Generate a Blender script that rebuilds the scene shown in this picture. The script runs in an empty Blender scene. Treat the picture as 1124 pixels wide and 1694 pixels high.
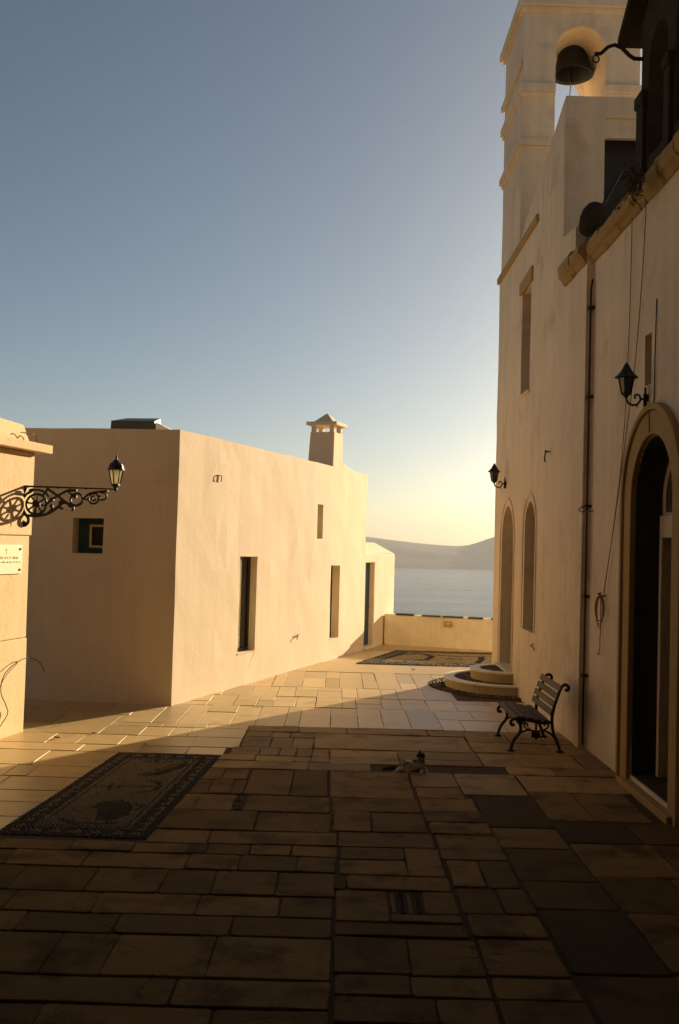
import bpy, bmesh, math, random
from mathutils import Vector, Matrix, noise
R = math.radians
rnd = random.Random(7)
S = bpy.context.scene
COL = S.collection

# ------------------------------------------------------------------ camera
EYE = Vector((0, 0, 2.5))
cam = bpy.data.cameras.new('camera'); cam.sensor_fit = 'VERTICAL'; cam.sensor_height = 36.0; cam.lens = 35.0
cam.clip_start = 0.05; cam.clip_end = 60000
co = bpy.data.objects.new('camera', cam); COL.objects.link(co); S.camera = co
co.matrix_world = Matrix.Translation(EYE) @ Matrix.Rotation(R(90 + 1.843), 4, 'X') @ Matrix.Rotation(0.027, 4, 'Z')

# ------------------------------------------------------------------ sky and sun
SUN_AZ, SUN_EL = 36.3, 12.5            # degrees right of the view direction, above the horizon
w = bpy.data.worlds.new('World'); S.world = w; w.use_nodes = True
nt = w.node_tree
sky = nt.nodes.new('ShaderNodeTexSky'); sky.sky_type = 'NISHITA'; sky.sun_disc = False
sky.sun_elevation = R(SUN_EL); sky.sun_rotation = R(SUN_AZ)
sky.altitude = 200; sky.air_density = 0.62; sky.dust_density = 1.35; sky.ozone_density = 3.0
bg = nt.nodes['Background']; bg.inputs['Strength'].default_value = 0.05
nt.links.new(sky.outputs[0], bg.inputs[0])
sd = Vector((math.cos(R(SUN_EL)) * math.sin(R(SUN_AZ)), math.cos(R(SUN_EL)) * math.cos(R(SUN_AZ)), math.sin(R(SUN_EL))))
sun = bpy.data.lights.new('sun', 'SUN'); sun.energy = 4.1; sun.angle = R(0.53); sun.color = (1.0, 0.90, 0.82)
so = bpy.data.objects.new('sun', sun); COL.objects.link(so); so.location = sd * 60
so.rotation_euler = sd.to_track_quat('Z', 'Y').to_euler()
S.view_settings.view_transform = 'Standard'; S.view_settings.look = 'None'
S.view_settings.exposure = 1.15; S.view_settings.gamma = 1.0; S.view_settings.use_curve_mapping = False
S.view_settings.use_white_balance = True; S.view_settings.white_balance_temperature = 9300; S.view_settings.white_balance_tint = 4   # warm film stock
S.cycles.use_denoising = True
S.cycles.max_bounces = 8; S.cycles.diffuse_bounces = 5; S.cycles.volume_bounces = 1
S.cycles.sample_clamp_indirect = 6.0

# ------------------------------------------------------------------ materials
def mat(name, col, rough=0.8, var=0.12, scale=1.5, bump=0.15, bscale=40.0, streak=0.0, spec=0.3, obj_var=0.0,
        metal=0.0, patch=None, coords='world', crack=None):
    m = bpy.data.materials.new(name); m.use_nodes = True
    n, l = m.node_tree.nodes, m.node_tree.links
    p = n['Principled BSDF']; p.inputs['Roughness'].default_value = rough; p.inputs['Metallic'].default_value = metal
    p.inputs['Specular IOR Level'].default_value = spec
    geo = n.new('ShaderNodeNewGeometry'); src = geo.outputs['Position']
    if coords == 'object':
        tc = n.new('ShaderNodeTexCoord'); src = tc.outputs['Object']
    def noisetex(sc, det=6.0, vec=None, ro=0.6):
        t = n.new('ShaderNodeTexNoise'); t.inputs['Scale'].default_value = sc
        t.inputs['Detail'].default_value = det; t.inputs['Roughness'].default_value = ro
        l.new(vec if vec is not None else src, t.inputs['Vector']); return t.outputs['Fac']
    def math_(op, a, b):
        t = n.new('ShaderNodeMath'); t.operation = op
        for i, v in enumerate((a, b)):
            if isinstance(v, (int, float)): t.inputs[i].default_value = v
            else: l.new(v, t.inputs[i])
        return t.outputs[0]
    val = math_('ADD', math_('MULTIPLY', math_('SUBTRACT', noisetex(scale), 0.5), var * 3.0), 1.0)
    fine = math_('MULTIPLY', math_('SUBTRACT', noisetex(scale * 14), 0.5), var * 1.2)
    val = math_('ADD', val, fine)
    if streak:
        mp = n.new('ShaderNodeMapping'); mp.inputs['Scale'].default_value = (5.0, 5.0, 0.28)
        l.new(src, mp.inputs['Vector'])
        val = math_('ADD', val, math_('MULTIPLY', math_('SUBTRACT', noisetex(1.0, 5.0, mp.outputs[0]), 0.5), streak * 2.4))
    if obj_var:
        oi = n.new('ShaderNodeObjectInfo')
        val = math_('MULTIPLY', val, math_('ADD', math_('MULTIPLY', oi.outputs['Random'], obj_var * 2), 1 - obj_var))
    mix = n.new('ShaderNodeVectorMath'); mix.operation = 'SCALE'
    mix.inputs[0].default_value = col[:3]; l.new(val, mix.inputs['Scale'])
    out = mix.outputs[0]
    if patch:                                     # stains or worn patches of another colour
        mx = n.new('ShaderNodeMix'); mx.data_type = 'RGBA'
        rp = n.new('ShaderNodeMapRange'); rp.inputs['From Min'].default_value = patch[1]; rp.inputs['From Max'].default_value = patch[1] + patch[2]
        l.new(noisetex(patch[3], 8.0), rp.inputs['Value'])
        l.new(math_('MULTIPLY', rp.outputs[0], patch[4]), mx.inputs['Factor'])
        l.new(out, mx.inputs[6]); mx.inputs[7].default_value = (*patch[0], 1)
        out = mx.outputs[2]
    if crack:                                     # hairline cracks: (scale, width, how much of the surface, strength)
        ds = n.new('ShaderNodeTexNoise'); ds.inputs['Scale'].default_value = crack[0] * 4; ds.inputs['Detail'].default_value = 5; l.new(src, ds.inputs['Vector'])
        sc = n.new('ShaderNodeVectorMath'); sc.operation = 'SCALE'; sc.inputs['Scale'].default_value = 0.35 / crack[0]; l.new(ds.outputs['Color'], sc.inputs[0])
        ad = n.new('ShaderNodeVectorMath'); ad.operation = 'ADD'; l.new(src, ad.inputs[0]); l.new(sc.outputs[0], ad.inputs[1])
        vo = n.new('ShaderNodeTexVoronoi'); vo.feature = 'DISTANCE_TO_EDGE'; vo.inputs['Scale'].default_value = crack[0]; l.new(ad.outputs[0], vo.inputs['Vector'])
        line = math_('LESS_THAN', vo.outputs['Distance'], crack[1] * crack[0])
        msk = math_('GREATER_THAN', noisetex(crack[0] * 0.8, 2.0), 1 - crack[2])
        mc = n.new('ShaderNodeMix'); mc.data_type = 'RGBA'; l.new(math_('MULTIPLY', math_('MULTIPLY', line, msk), crack[3]), mc.inputs['Factor'])
        l.new(out, mc.inputs[6]); mc.inputs[7].default_value = (col[0] * .25, col[1] * .22, col[2] * .2, 1); out = mc.outputs[2]
    l.new(out, p.inputs['Base Color'])
    if bump:
        b = n.new('ShaderNodeBump'); b.inputs['Strength'].default_value = bump; b.inputs['Distance'].default_value = 0.02
        l.new(math_('ADD', noisetex(bscale), math_('MULTIPLY', noisetex(bscale * 0.12), 1.5)), b.inputs['Height'])
        l.new(b.outputs[0], p.inputs['Normal'])
    return m

M = {}
M['plaster'] = mat('house_plaster', (0.765, 0.62, 0.455), 0.85, 0.06, 0.7, 0.14, 20, streak=0.09, spec=0.15,
                   patch=((0.60, 0.44, 0.28), 0.60, 0.10, 1.1, 0.35))
M['church_plaster'] = mat('church_plaster', (0.80, 0.655, 0.49), 0.9, 0.12, 0.9, 0.6, 30, streak=0.16, spec=0.12,
                          patch=((0.42, 0.30, 0.18), 0.56, 0.15, 1.3, 0.4))
M['pier_plaster'] = mat('pier_plaster', (0.75, 0.55, 0.33), 0.85, 0.08, 1.6, 0.3, 30, streak=0.10, spec=0.15,
                        patch=((0.55, 0.38, 0.2), 0.6, 0.1, 2.0, 0.4))
M['ochre'] = mat('ochre_stone', (0.44, 0.29, 0.13), 0.85, 0.16, 2.5, 0.35, 30, spec=0.15)
M['weathered'] = mat('weathered_stone', (0.42, 0.28, 0.13), 0.9, 0.3, 3.0, 0.6, 18, spec=0.1,
                     patch=((0.06, 0.045, 0.03), 0.55, 0.12, 3.0, 0.8))
M['slab'] = mat('slab_stone', (0.36, 0.22, 0.085), 0.65, 0.22, 2.6, 0.45, 34, spec=0.12, obj_var=0.34,
                patch=((0.09, 0.05, 0.022), 0.52, 0.14, 2.4, 0.6), crack=(1.1, 0.005, 0.45, 0.6))
M['slab_shaded'] = mat('shaded_slab_stone', (0.235, 0.138, 0.055), 0.75, 0.24, 2.6, 0.5, 34, spec=0.05, obj_var=0.36,  # darker copy of the slab stone, carrying the foreground shade in its colour
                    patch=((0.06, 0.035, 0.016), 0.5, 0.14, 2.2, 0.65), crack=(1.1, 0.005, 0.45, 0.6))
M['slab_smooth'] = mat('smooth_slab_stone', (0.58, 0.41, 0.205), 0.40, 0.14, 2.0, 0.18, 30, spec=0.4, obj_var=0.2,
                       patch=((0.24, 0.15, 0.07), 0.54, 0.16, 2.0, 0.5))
M['slab_dark'] = mat('dark_slab_stone', (0.10, 0.066, 0.034), 0.8, 0.25, 2.4, 0.4, 30, spec=0.05)
M['grout'] = mat('grout', (0.085, 0.052, 0.025), 0.95, 0.2, 8, 0.5, 60)
M['marble'] = mat('step_marble', (0.80, 0.72, 0.58), 0.5, 0.1, 3, 0.15, 30, spec=0.4)
M['step_side'] = mat('step_riser', (0.5, 0.38, 0.22), 0.8, 0.15, 4, 0.3, 30, streak=0.2)
M['iron'] = mat('black_iron', (0.012, 0.012, 0.012), 0.5, 0.2, 20, 0.2, 90, spec=0.4)
M['bronze'] = mat('bell_bronze', (0.018, 0.014, 0.010), 0.5, 0.2, 6, 0.1, 60, spec=0.5, metal=0.4)
M['wood'] = mat('bench_wood', (0.085, 0.040, 0.018), 0.6, 0.25, 9, 0.3, 80, obj_var=0.25)
M['door_wood'] = mat('door_wood', (0.045, 0.04, 0.032), 0.6, 0.2, 5, 0.3, 60)
M['teal'] = mat('shutter_paint', (0.02, 0.06, 0.075), 0.5, 0.15, 5, 0.1, 60)
M['cream'] = mat('cream_paint', (0.62, 0.52, 0.32), 0.5, 0.1, 5, 0.1, 60)
M['white_paint'] = mat('white_paint', (0.78, 0.74, 0.66), 0.5, 0.08, 5, 0.05, 60)
M['rope'] = mat('rope', (0.30, 0.20, 0.10), 0.9, 0.2, 40, 0.4, 200)
M['cable'] = mat('cable', (0.02, 0.017, 0.014), 0.6, 0.1, 10, 0)
M['glass'] = mat('window_glass', (0.012, 0.014, 0.016), 0.06, 0.05, 1, 0, spec=0.6)
M['rust'] = mat('rusty_metal', (0.16, 0.07, 0.03), 0.8, 0.3, 20, 0.3, 90)
M['tin'] = mat('dark_tin', (0.09, 0.085, 0.08), 0.45, 0.2, 8, 0.1, 50, metal=0.6)
M['slate'] = mat('slate', (0.06, 0.055, 0.05), 0.8, 0.25, 6, 0.4, 50, obj_var=0.3)
M['sign'] = mat('sign_paint', (0.55, 0.22, 0.07), 0.5, 0.15, 14, 0.05, 60)
M['brass'] = mat('tap_brass', (0.16, 0.10, 0.05), 0.4, 0.2, 30, 0.1, 60, metal=0.7)
M['leaf'] = mat('dry_plant', (0.045, 0.05, 0.018), 0.8, 0.3, 20, 0)
M['twig'] = mat('dry_twig', (0.10, 0.06, 0.03), 0.9, 0.3, 20, 0)
M['scrub'] = mat('hill_scrub', (0.115, 0.105, 0.06), 0.95, 0.25, 0.004, 0, spec=0.05,
                 patch=((0.22, 0.17, 0.10), 0.55, 0.1, 0.006, 0.6))
M['earth'] = mat('earth', (0.22, 0.17, 0.10), 0.95, 0.25, 0.4, 0.4, 8, spec=0.05)
M['blocker_stone'] = mat('dark_blocker_stone', (0.10, 0.07, 0.045), 0.95, 0.2, 2.0, 0.4, 12, spec=0.1)  # for the unseen added blockers, dark so they bounce little light
M['dark_tuff'] = mat('dark_tuff', (0.05, 0.042, 0.028), 0.95, 0.3, 4.0, 0.6, 18, spec=0.08)
M['plaque'] = mat('plaque_marble', (0.72, 0.60, 0.36), 0.5, 0.06, 6, 0.05, 60)
M['ink'] = mat('engraved_paint', (0.32, 0.20, 0.08), 0.8, 0.1, 10, 0)
M['wallstone'] = mat('wall_render', (0.78, 0.66, 0.47), 0.9, 0.14, 2.5, 0.5, 18, streak=0.12, spec=0.1)

def lantern_glass():
    m = bpy.data.materials.new('frosted_glass'); m.use_nodes = True
    n, l = m.node_tree.nodes, m.node_tree.links; p = n['Principled BSDF']
    p.inputs['Base Color'].default_value = (0.8, 0.72, 0.55, 1); p.inputs['Roughness'].default_value = 0.4
    t = n.new('ShaderNodeBsdfTranslucent'); t.inputs[0].default_value = (0.85, 0.78, 0.6, 1)
    mx = n.new('ShaderNodeMixShader'); mx.inputs[0].default_value = 0.7
    l.new(p.outputs[0], mx.inputs[1]); l.new(t.outputs[0], mx.inputs[2]); l.new(mx.outputs[0], n['Material Output'].inputs[0])
    return m
M['frosted'] = lantern_glass()

def sea_mat():
    m = bpy.data.materials.new('sea_water'); m.use_nodes = True
    n, l = m.node_tree.nodes, m.node_tree.links; p = n['Principled BSDF']
    p.inputs['Base Color'].default_value = (0.02, 0.05, 0.065, 1); p.inputs['Roughness'].default_value = 0.22
    p.inputs['IOR'].default_value = 1.33
    g = n.new('ShaderNodeNewGeometry'); mp = n.new('ShaderNodeMapping'); mp.inputs['Scale'].default_value = (0.012, 0.03, 1)
    l.new(g.outputs['Position'], mp.inputs['Vector'])
    t = n.new('ShaderNodeTexNoise'); t.inputs['Scale'].default_value = 1.0; t.inputs['Detail'].default_value = 8; t.inputs['Roughness'].default_value = 0.7
    l.new(mp.outputs[0], t.inputs['Vector'])
    b = n.new('ShaderNodeBump'); b.inputs['Strength'].default_value = 0.5; b.inputs['Distance'].default_value = 12
    l.new(t.outputs[0], b.inputs['Height']); l.new(b.outputs[0], p.inputs['Normal'])
    mp2 = n.new('ShaderNodeMapping'); mp2.inputs['Scale'].default_value = (0.0009, 0.006, 1); mp2.inputs['Rotation'].default_value = (0, 0, 0.25); l.new(g.outputs['Position'], mp2.inputs['Vector'])
    t2 = n.new('ShaderNodeTexNoise'); t2.inputs['Scale'].default_value = 1.0; t2.inputs['Detail'].default_value = 6; l.new(mp2.outputs[0], t2.inputs['Vector'])
    mr = n.new('ShaderNodeMapRange'); mr.inputs['From Min'].default_value = 0.35; mr.inputs['From Max'].default_value = 0.65; mr.inputs['To Min'].default_value = 0.20; mr.inputs['To Max'].default_value = 0.28
    l.new(t2.outputs[0], mr.inputs['Value']); l.new(mr.outputs[0], p.inputs['Roughness'])
    return m
M['sea'] = sea_mat()

def attr_mat(name, rough, spec=0.3):
    m = bpy.data.materials.new(name); m.use_nodes = True
    n, l = m.node_tree.nodes, m.node_tree.links; p = n['Principled BSDF']; p.inputs['Roughness'].default_value = rough
    p.inputs['Specular IOR Level'].default_value = spec
    a = n.new('ShaderNodeAttribute'); a.attribute_name = 'stone_colour'; l.new(a.outputs['Color'], p.inputs['Base Color'])
    return m
M['pebble'] = attr_mat('pebble', 0.6)

def cat_mat():
    m = bpy.data.materials.new('cat_fur'); m.use_nodes = True
    n, l = m.node_tree.nodes, m.node_tree.links; p = n['Principled BSDF']; p.inputs['Roughness'].default_value = 0.95
    p.inputs['Specular IOR Level'].default_value = 0.1
    a = n.new('ShaderNodeAttribute'); a.attribute_name = 'fur_colour'
    t = n.new('ShaderNodeTexNoise'); t.inputs['Scale'].default_value = 90; t.inputs['Detail'].default_value = 4
    tc = n.new('ShaderNodeTexCoord'); l.new(tc.outputs['Object'], t.inputs['Vector'])
    s = n.new('ShaderNodeVectorMath'); s.operation = 'SCALE'; l.new(a.outputs['Color'], s.inputs[0])
    ma = n.new('ShaderNodeMath'); ma.operation = 'ADD'; ma.inputs[1].default_value = 0.5; l.new(t.outputs[0], ma.inputs[0])
    l.new(ma.outputs[0], s.inputs['Scale']); l.new(s.outputs[0], p.inputs['Base Color'])
    b = n.new('ShaderNodeBump'); b.inputs['Strength'].default_value = 0.5; b.inputs['Distance'].default_value = 0.01
    l.new(t.outputs[0], b.inputs['Height']); l.new(b.outputs[0], p.inputs['Normal'])
    return m
M['fur'] = cat_mat()

# ------------------------------------------------------------------ mesh helpers
ROOT = {}
def root_loc(o):
    return ROOT.get(o.name, Vector((0, 0, 0))) if o is not None else Vector((0, 0, 0))

def tag(o, label=None, cat=None, group=None, kind=None):
    if label: o['label'] = label
    if cat: o['category'] = cat
    if group: o['group'] = group
    if kind: o['kind'] = kind
    return o

def thing(name, loc, label=None, cat=None, group=None):
    o = bpy.data.objects.new(name, None); COL.objects.link(o); o.empty_display_size = 0.2
    o.location = loc; ROOT[o.name] = Vector(loc)
    return tag(o, label, cat, group)

class MB:
    def __init__(s, frame=None):
        s.v, s.f, s.fr = [], [], frame
    def add(s, vs, fs):
        k = len(s.v)
        for p in vs:
            s.v.append(Vector(s.fr(*p)) if s.fr else Vector(p))
        s.f += [tuple(i + k for i in q) for q in fs]; return s
    def box(s, a, b):
        (x0, y0, z0), (x1, y1, z1) = a, b
        return s.add([(x0, y0, z0), (x1, y0, z0), (x1, y1, z0), (x0, y1, z0), (x0, y0, z1), (x1, y0, z1), (x1, y1, z1), (x0, y1, z1)],
                     [(0, 3, 2, 1), (4, 5, 6, 7), (0, 1, 5, 4), (1, 2, 6, 5), (2, 3, 7, 6), (3, 0, 4, 7)])
    def prism(s, poly, c0, c1, axis):
        """poly of 2-D points extruded along axis 0, 1 or 2 from c0 to c1"""
        def P(p, c): q = list(p); q.insert(axis, c); return tuple(q)
        n = len(poly)
        fs = [tuple(range(n - 1, -1, -1)), tuple(range(n, 2 * n))] + [(i, (i + 1) % n, n + (i + 1) % n, n + i) for i in range(n)]
        return s.add([P(p, c0) for p in poly] + [P(p, c1) for p in poly], fs)
    def band(s, inner, outer, c0, c1, axis, closed=False):
        """a strip between two matching 2-D polylines, extruded"""
        n = len(inner); m = n if closed else n - 1
        def P(p, c): q = list(p); q.insert(axis, c); return tuple(q)
        vs = [P(p, c0) for p in inner] + [P(p, c0) for p in outer] + [P(p, c1) for p in inner] + [P(p, c1) for p in outer]
        fs = []
        for i in range(m):
            j = (i + 1) % n
            fs += [(i, j, n + j, n + i), (2 * n + i, 3 * n + i, 3 * n + j, 2 * n + j), (i, 2 * n + i, 2 * n + j, j), (n + i, n + j, 3 * n + j, 3 * n + i)]
        if not closed:
            for i in (0, n - 1): fs.append((i, n + i, 3 * n + i, 2 * n + i))
        return s.add(vs, fs)
    def tube(s, pts, r, seg=7, cap=True, r1=None):
        pts = [Vector(s.fr(*p)) if s.fr else Vector(p) for p in pts]; n = len(pts); k = len(s.v)
        up = Vector((0.123, 0.237, 0.96)); prev = None
        for i, p in enumerate(pts):
            d = (pts[min(i + 1, n - 1)] - pts[max(i - 1, 0)]).normalized()
            a = d.cross(up) if prev is None else prev - d * prev.dot(d)
            if a.length < 1e-4: a = d.cross(Vector((1, 0, 0)))
            a.normalize(); prev = a; b = d.cross(a)
            rr = r if r1 is None else r + (r1 - r) * i / max(1, n - 1)
            for j in range(seg):
                t = 2 * math.pi * j / seg; s.v.append(p + a * (rr * math.cos(t)) + b * (rr * math.sin(t)))
        for i in range(n - 1):
            for j in range(seg):
                q = (j + 1) % seg; s.f.append((k + i * seg + j, k + i * seg + q, k + (i + 1) * seg + q, k + (i + 1) * seg + j))
        if cap:
            s.f.append(tuple(k + j for j in range(seg - 1, -1, -1))); s.f.append(tuple(k + (n - 1) * seg + j for j in range(seg)))
        return s
    def lathe(s, c, prof, seg=16, rot=0.0):
        """profile of (radius, height) about the vertical through c"""
        n = len(prof); vs = []
        for r, h in prof:
            for j in range(seg):
                t = 2 * math.pi * j / seg + rot; vs.append((c[0] + r * math.cos(t), c[1] + r * math.sin(t), c[2] + h))
        fs = [(i * seg + j, i * seg + (j + 1) % seg, (i + 1) * seg + (j + 1) % seg, (i + 1) * seg + j) for i in range(n - 1) for j in range(seg)]
        fs += [tuple(range(seg - 1, -1, -1)), tuple((n - 1) * seg + j for j in range(seg))]
        return s.add(vs, fs)
    def mesh(s, name, off=Vector((0, 0, 0))):
        me = bpy.data.meshes.new(name); me.from_pydata([p - off for p in s.v], [], s.f)
        bm = bmesh.new(); bm.from_mesh(me); bmesh.ops.recalc_face_normals(bm, faces=bm.faces); bm.to_mesh(me); bm.free()
        return me
    def build(s, name, m, parent=None, loc=None, smooth=False, bevel=0.0, cuts=None, bseg=2, wavy=None):
        off = root_loc(parent) if parent is not None else Vector(loc or (0, 0, 0))
        me = s.mesh(name, off); o = bpy.data.objects.new(name, me); COL.objects.link(o)
        if parent is not None: o.parent = parent
        else: o.location = off
        ROOT[o.name] = off
        if cuts: carve(o, cuts, off, parent)
        if wavy: roughen(o, off, *wavy)
        o.data.materials.clear(); o.data.materials.append(M[m] if isinstance(m, str) else m)
        if bevel:
            b = o.modifiers.new('bevel', 'BEVEL'); b.width = bevel; b.segments = bseg; b.limit_method = 'ANGLE'; b.angle_limit = R(35)
        if smooth:
            for p in o.data.polygons: p.use_smooth = True
            if hasattr(o.data, 'set_sharp_from_angle'): o.data.set_sharp_from_angle(angle=R(40))
        return o

def roughen(o, off, step, amp, ax=(Vector((1, 0, 0)), Vector((0, 1, 0)))):
    """cut the faces into a coarse grid and push the points about, as hand-laid plaster is"""
    bm = bmesh.new(); bm.from_mesh(o.data)
    for d in tuple(ax) + (Vector((0, 0, 1)),):
        ks = [v.co.dot(d) for v in bm.verts]; lo, hi = min(ks), max(ks)
        st = step if hi - lo < 14 else step * 2
        k = lo + st * .63
        while k < hi - st * .3:
            bmesh.ops.bisect_plane(bm, geom=bm.verts[:] + bm.edges[:] + bm.faces[:], plane_co=d * k, plane_no=d); k += st
    for v in bm.verts:
        p = v.co + off
        v.co += (noise.noise_vector(p * .9) + noise.noise_vector(p * 2.7) * .6) * amp
    bm.to_mesh(o.data); bm.free()

def carve(o, cuts, off, parent):
    tmp = []
    o.parent = None; keep = o.location.copy(); o.location = off
    for c in cuts:
        t = bpy.data.objects.new('cutter', c.mesh('cutter')); COL.objects.link(t); tmp.append(t)
        md = o.modifiers.new('cut', 'BOOLEAN'); md.operation = 'DIFFERENCE'; md.solver = 'EXACT'; md.object = t
    bpy.context.view_layer.update()
    me = bpy.data.meshes.new_from_object(o.evaluated_get(bpy.context.evaluated_depsgraph_get()))
    o.modifiers.clear(); old = o.data; o.data = me; bpy.data.meshes.remove(old)
    for t in tmp:
        d = t.data; bpy.data.objects.remove(t); bpy.data.meshes.remove(d)
    o.location = keep
    if parent is not None: o.parent = parent

def arch(y0, y1, z0, ztop, n=14):
    """outline of a round-headed opening in the (y, z) plane"""
    r = (y1 - y0) / 2; c = (y0 + y1) / 2; zs = ztop - r
    return [(y0, z0), (y1, z0)] + [(c + r * math.cos(math.pi * i / n), zs + r * math.sin(math.pi * i / n)) for i in range(n + 1)]

def arch_line(y0, y1, z0, ztop, grow=0.0, n=18):
    r = (y1 - y0) / 2 + grow; c = (y0 + y1) / 2; zs = ztop - (y1 - y0) / 2
    return [(c + r, z0)] + [(c + r * math.cos(math.pi * i / n), zs + r * math.sin(math.pi * i / n)) for i in range(n + 1)] + [(c - r, z0)]

def copy_tree(o, loc=None, parent=None):
    c = o.copy(); COL.objects.link(c)
    if parent is not None: c.parent = parent
    if loc is not None: c.location = loc
    ROOT[c.name] = Vector(c.location)
    for ch in o.children: copy_tree(ch, None, c)
    return c

# ------------------------------------------------------------------ terrain, sea, far hills
def terrain():
    xs = [-6000, -2000, -600, -200, -80, -30, -12, -5, 0, 5, 12, 30, 80, 200, 600, 2000, 6000]
    ys = [-6000, -1500, -400, -120, -40, -10, 5, 15, 22, 25.9, 28, 34, 50, 90, 170, 320, 480, 700]
    def h(x, y):
        d = max(0, y - 26) + max(0, abs(x) - 40) * 0.45 + max(0, -y - 60) * 0.3
        z = -0.12 - min(d * 0.62, 206) + (noise.noise((x * 0.05, y * 0.05, 0)) * 1.2 if d > 3 else 0)
        return z
    vs = [(x, y, h(x, y)) for y in ys for x in xs]; n = len(xs)
    fs = [(j * n + i, j * n + i + 1, (j + 1) * n + i + 1, (j + 1) * n + i) for j in range(len(ys) - 1) for i in range(n - 1)]
    o = MB().add(vs, fs).build('ground', 'earth'); tag(o, kind='structure')
terrain()
sea = MB().add([(-40000, -20000, -200), (40000, -20000, -200), (40000, 40000, -200), (-40000, 40000, -200)], [(0, 1, 2, 3)]).build('sea', 'sea')
tag(sea, kind='structure')

def far_hills():
    prof = [(-7000, 130), (-5200, 190), (-3600, 150), (-2200, 205), (-1200, 195), (-600, 175), (-100, 125), (281, 93), (569, 62), (888, 33), (1100, 22),
            (1271, 18), (1380, 34), (1461, 61), (1619, 123), (1900, 170), (2400, 205), (3100, 222), (4200, 190), (5600, 130), (7500, 60)]
    def top(x):
        for (a, za), (b, zb) in zip(prof, prof[1:]):
            if a <= x <= b: return za + (zb - za) * (x - a) / (b - a)
        return 0
    xs = [-7000 + 14500 * i / 220 for i in range(221)]; ts = [i / 16 for i in range(17)]
    vs = []
    for t in ts:
        for x in xs:
            sh = 9060 + (x - 700) * 0.33 + 90 * noise.noise((x * 0.0016, 3, 0))
            y = sh + t * (10500 - sh) if t <= 0.7 else 0
            yr = 10500
            if t <= 0.7:
                k = t / 0.7; y = sh + k * (yr - sh); z = -203 + (top(x) + 203) * (k ** 0.75)
                z += (noise.noise((x * 0.002, y * 0.002, 0)) * 40 + noise.noise((x * 0.006, y * 0.006, 5)) * 16) * math.sin(math.pi * min(k, 1)) + (noise.noise((x * 0.012, 0, 9)) * 3 if k == 1 else 0)
            else:
                k = (t - 0.7) / 0.3; y = yr + k * 1500; z = top(x) - (top(x) + 205) * k ** 1.5
            vs.append((x, y, z))
    n = len(xs)
    fs = [(j * n + i, j * n + i + 1, (j + 1) * n + i + 1, (j + 1) * n + i) for j in range(len(ts) - 1) for i in range(n - 1)]
    o = MB().add(vs, fs).build('hills', 'scrub', smooth=True); tag(o, kind='structure')
far_hills()

# ------------------------------------------------------------------ pavement
pave = MB().box((-9, -8, -0.14), (12, 26.2, -0.014)).build('pavement', 'grout'); tag(pave, kind='structure')
HA = Vector((-2.45, 15.05)); HU = Vector((math.sin(R(19.65)), math.cos(R(19.65)))); HN = Vector((HU.y, -HU.x))
def house_x(y): return HA.x + (y - HA.y) * HU.x / HU.y

N_SLABS = [0]
def slab(x0, x1, y0, y1, m='slab', z=0.0, gap=0.0035, jit=0.008, rc=0.02, tilt=0.004, name='slab', edge=1.0, skl=0.0, skr=0.0):
    """one paving slab, corners a little irregular, worn edge"""
    if x1 - x0 < 0.06 or y1 - y0 < 0.05: return
    j = lambda: rnd.uniform(-jit, jit)
    hl, hr = skl * (y1 - y0) / 2, skr * (y1 - y0) / 2          # slanting ends beside the mosaic
    q = [(x0 - hl + gap + j(), y0 + gap + j()), (x1 - hr - gap + j(), y0 + gap + j()), (x1 + hr - gap + j(), y1 - gap + j()), (x0 + hl + gap + j(), y1 - gap + j())]
    ring = []
    for i in range(4):
        p, a, b = Vector(q[i]), Vector(q[i - 1]), Vector(q[(i + 1) % 4])
        da, db = (a - p), (b - p); r = min(rc * rnd.uniform(0.6, 1.8), da.length * 0.3, db.length * 0.3)
        ring += [p + da.normalized() * r, p + (da.normalized() + db.normalized()) * r * 0.3, p + db.normalized() * r]
        nseg = int(db.length / 0.2); nv = Vector((-db.y, db.x)).normalized()
        for e in range(1, nseg): ring.append(p + db * ((e + rnd.uniform(-.25, .25)) / nseg) + nv * rnd.uniform(-.2, 1.0) * jit * 0.9)
    c = sum(ring, Vector((0, 0))) / len(ring); n = len(ring)
    tx, ty = rnd.uniform(-tilt, tilt), rnd.uniform(-tilt, tilt); dz = z + rnd.uniform(-0.004, 0.004)
    L = 0.007 * edge
    def zz(p, d): return dz + d + (p.x - c.x) * tx * 2 + (p.y - c.y) * ty * 2
    def inn(p, d): v = c - p; return p + v.normalized() * d
    vs = [Vector((p.x - c.x, p.y - c.y, -0.05)) for p in ring]
    vs += [Vector((p.x - c.x, p.y - c.y, zz(p, -L))) for p in ring]
    for d, e in ((0.003 * edge, -L * 0.35), (0.011 * edge, 0)):
        for p in ring:
            u = inn(p, d); vs.append(Vector((u.x - c.x, u.y - c.y, zz(u, e))))
    fs = [tuple(3 * n + i for i in range(n))]
    for k in range(3): fs += [(k * n + i, k * n + (i + 1) % n, (k + 1) * n + (i + 1) % n, (k + 1) * n + i) for i in range(n)]
    me = bpy.data.meshes.new(name); me.from_pydata(vs, [], fs); me.materials.append(M[m])
    for f in list(me.polygons)[1:]: f.use_smooth = True
    o = bpy.data.objects.new(name, me); COL.objects.link(o); o.location = (c.x, c.y, 0); o.parent = pave
    N_SLABS[0] += 1
    return o

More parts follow.
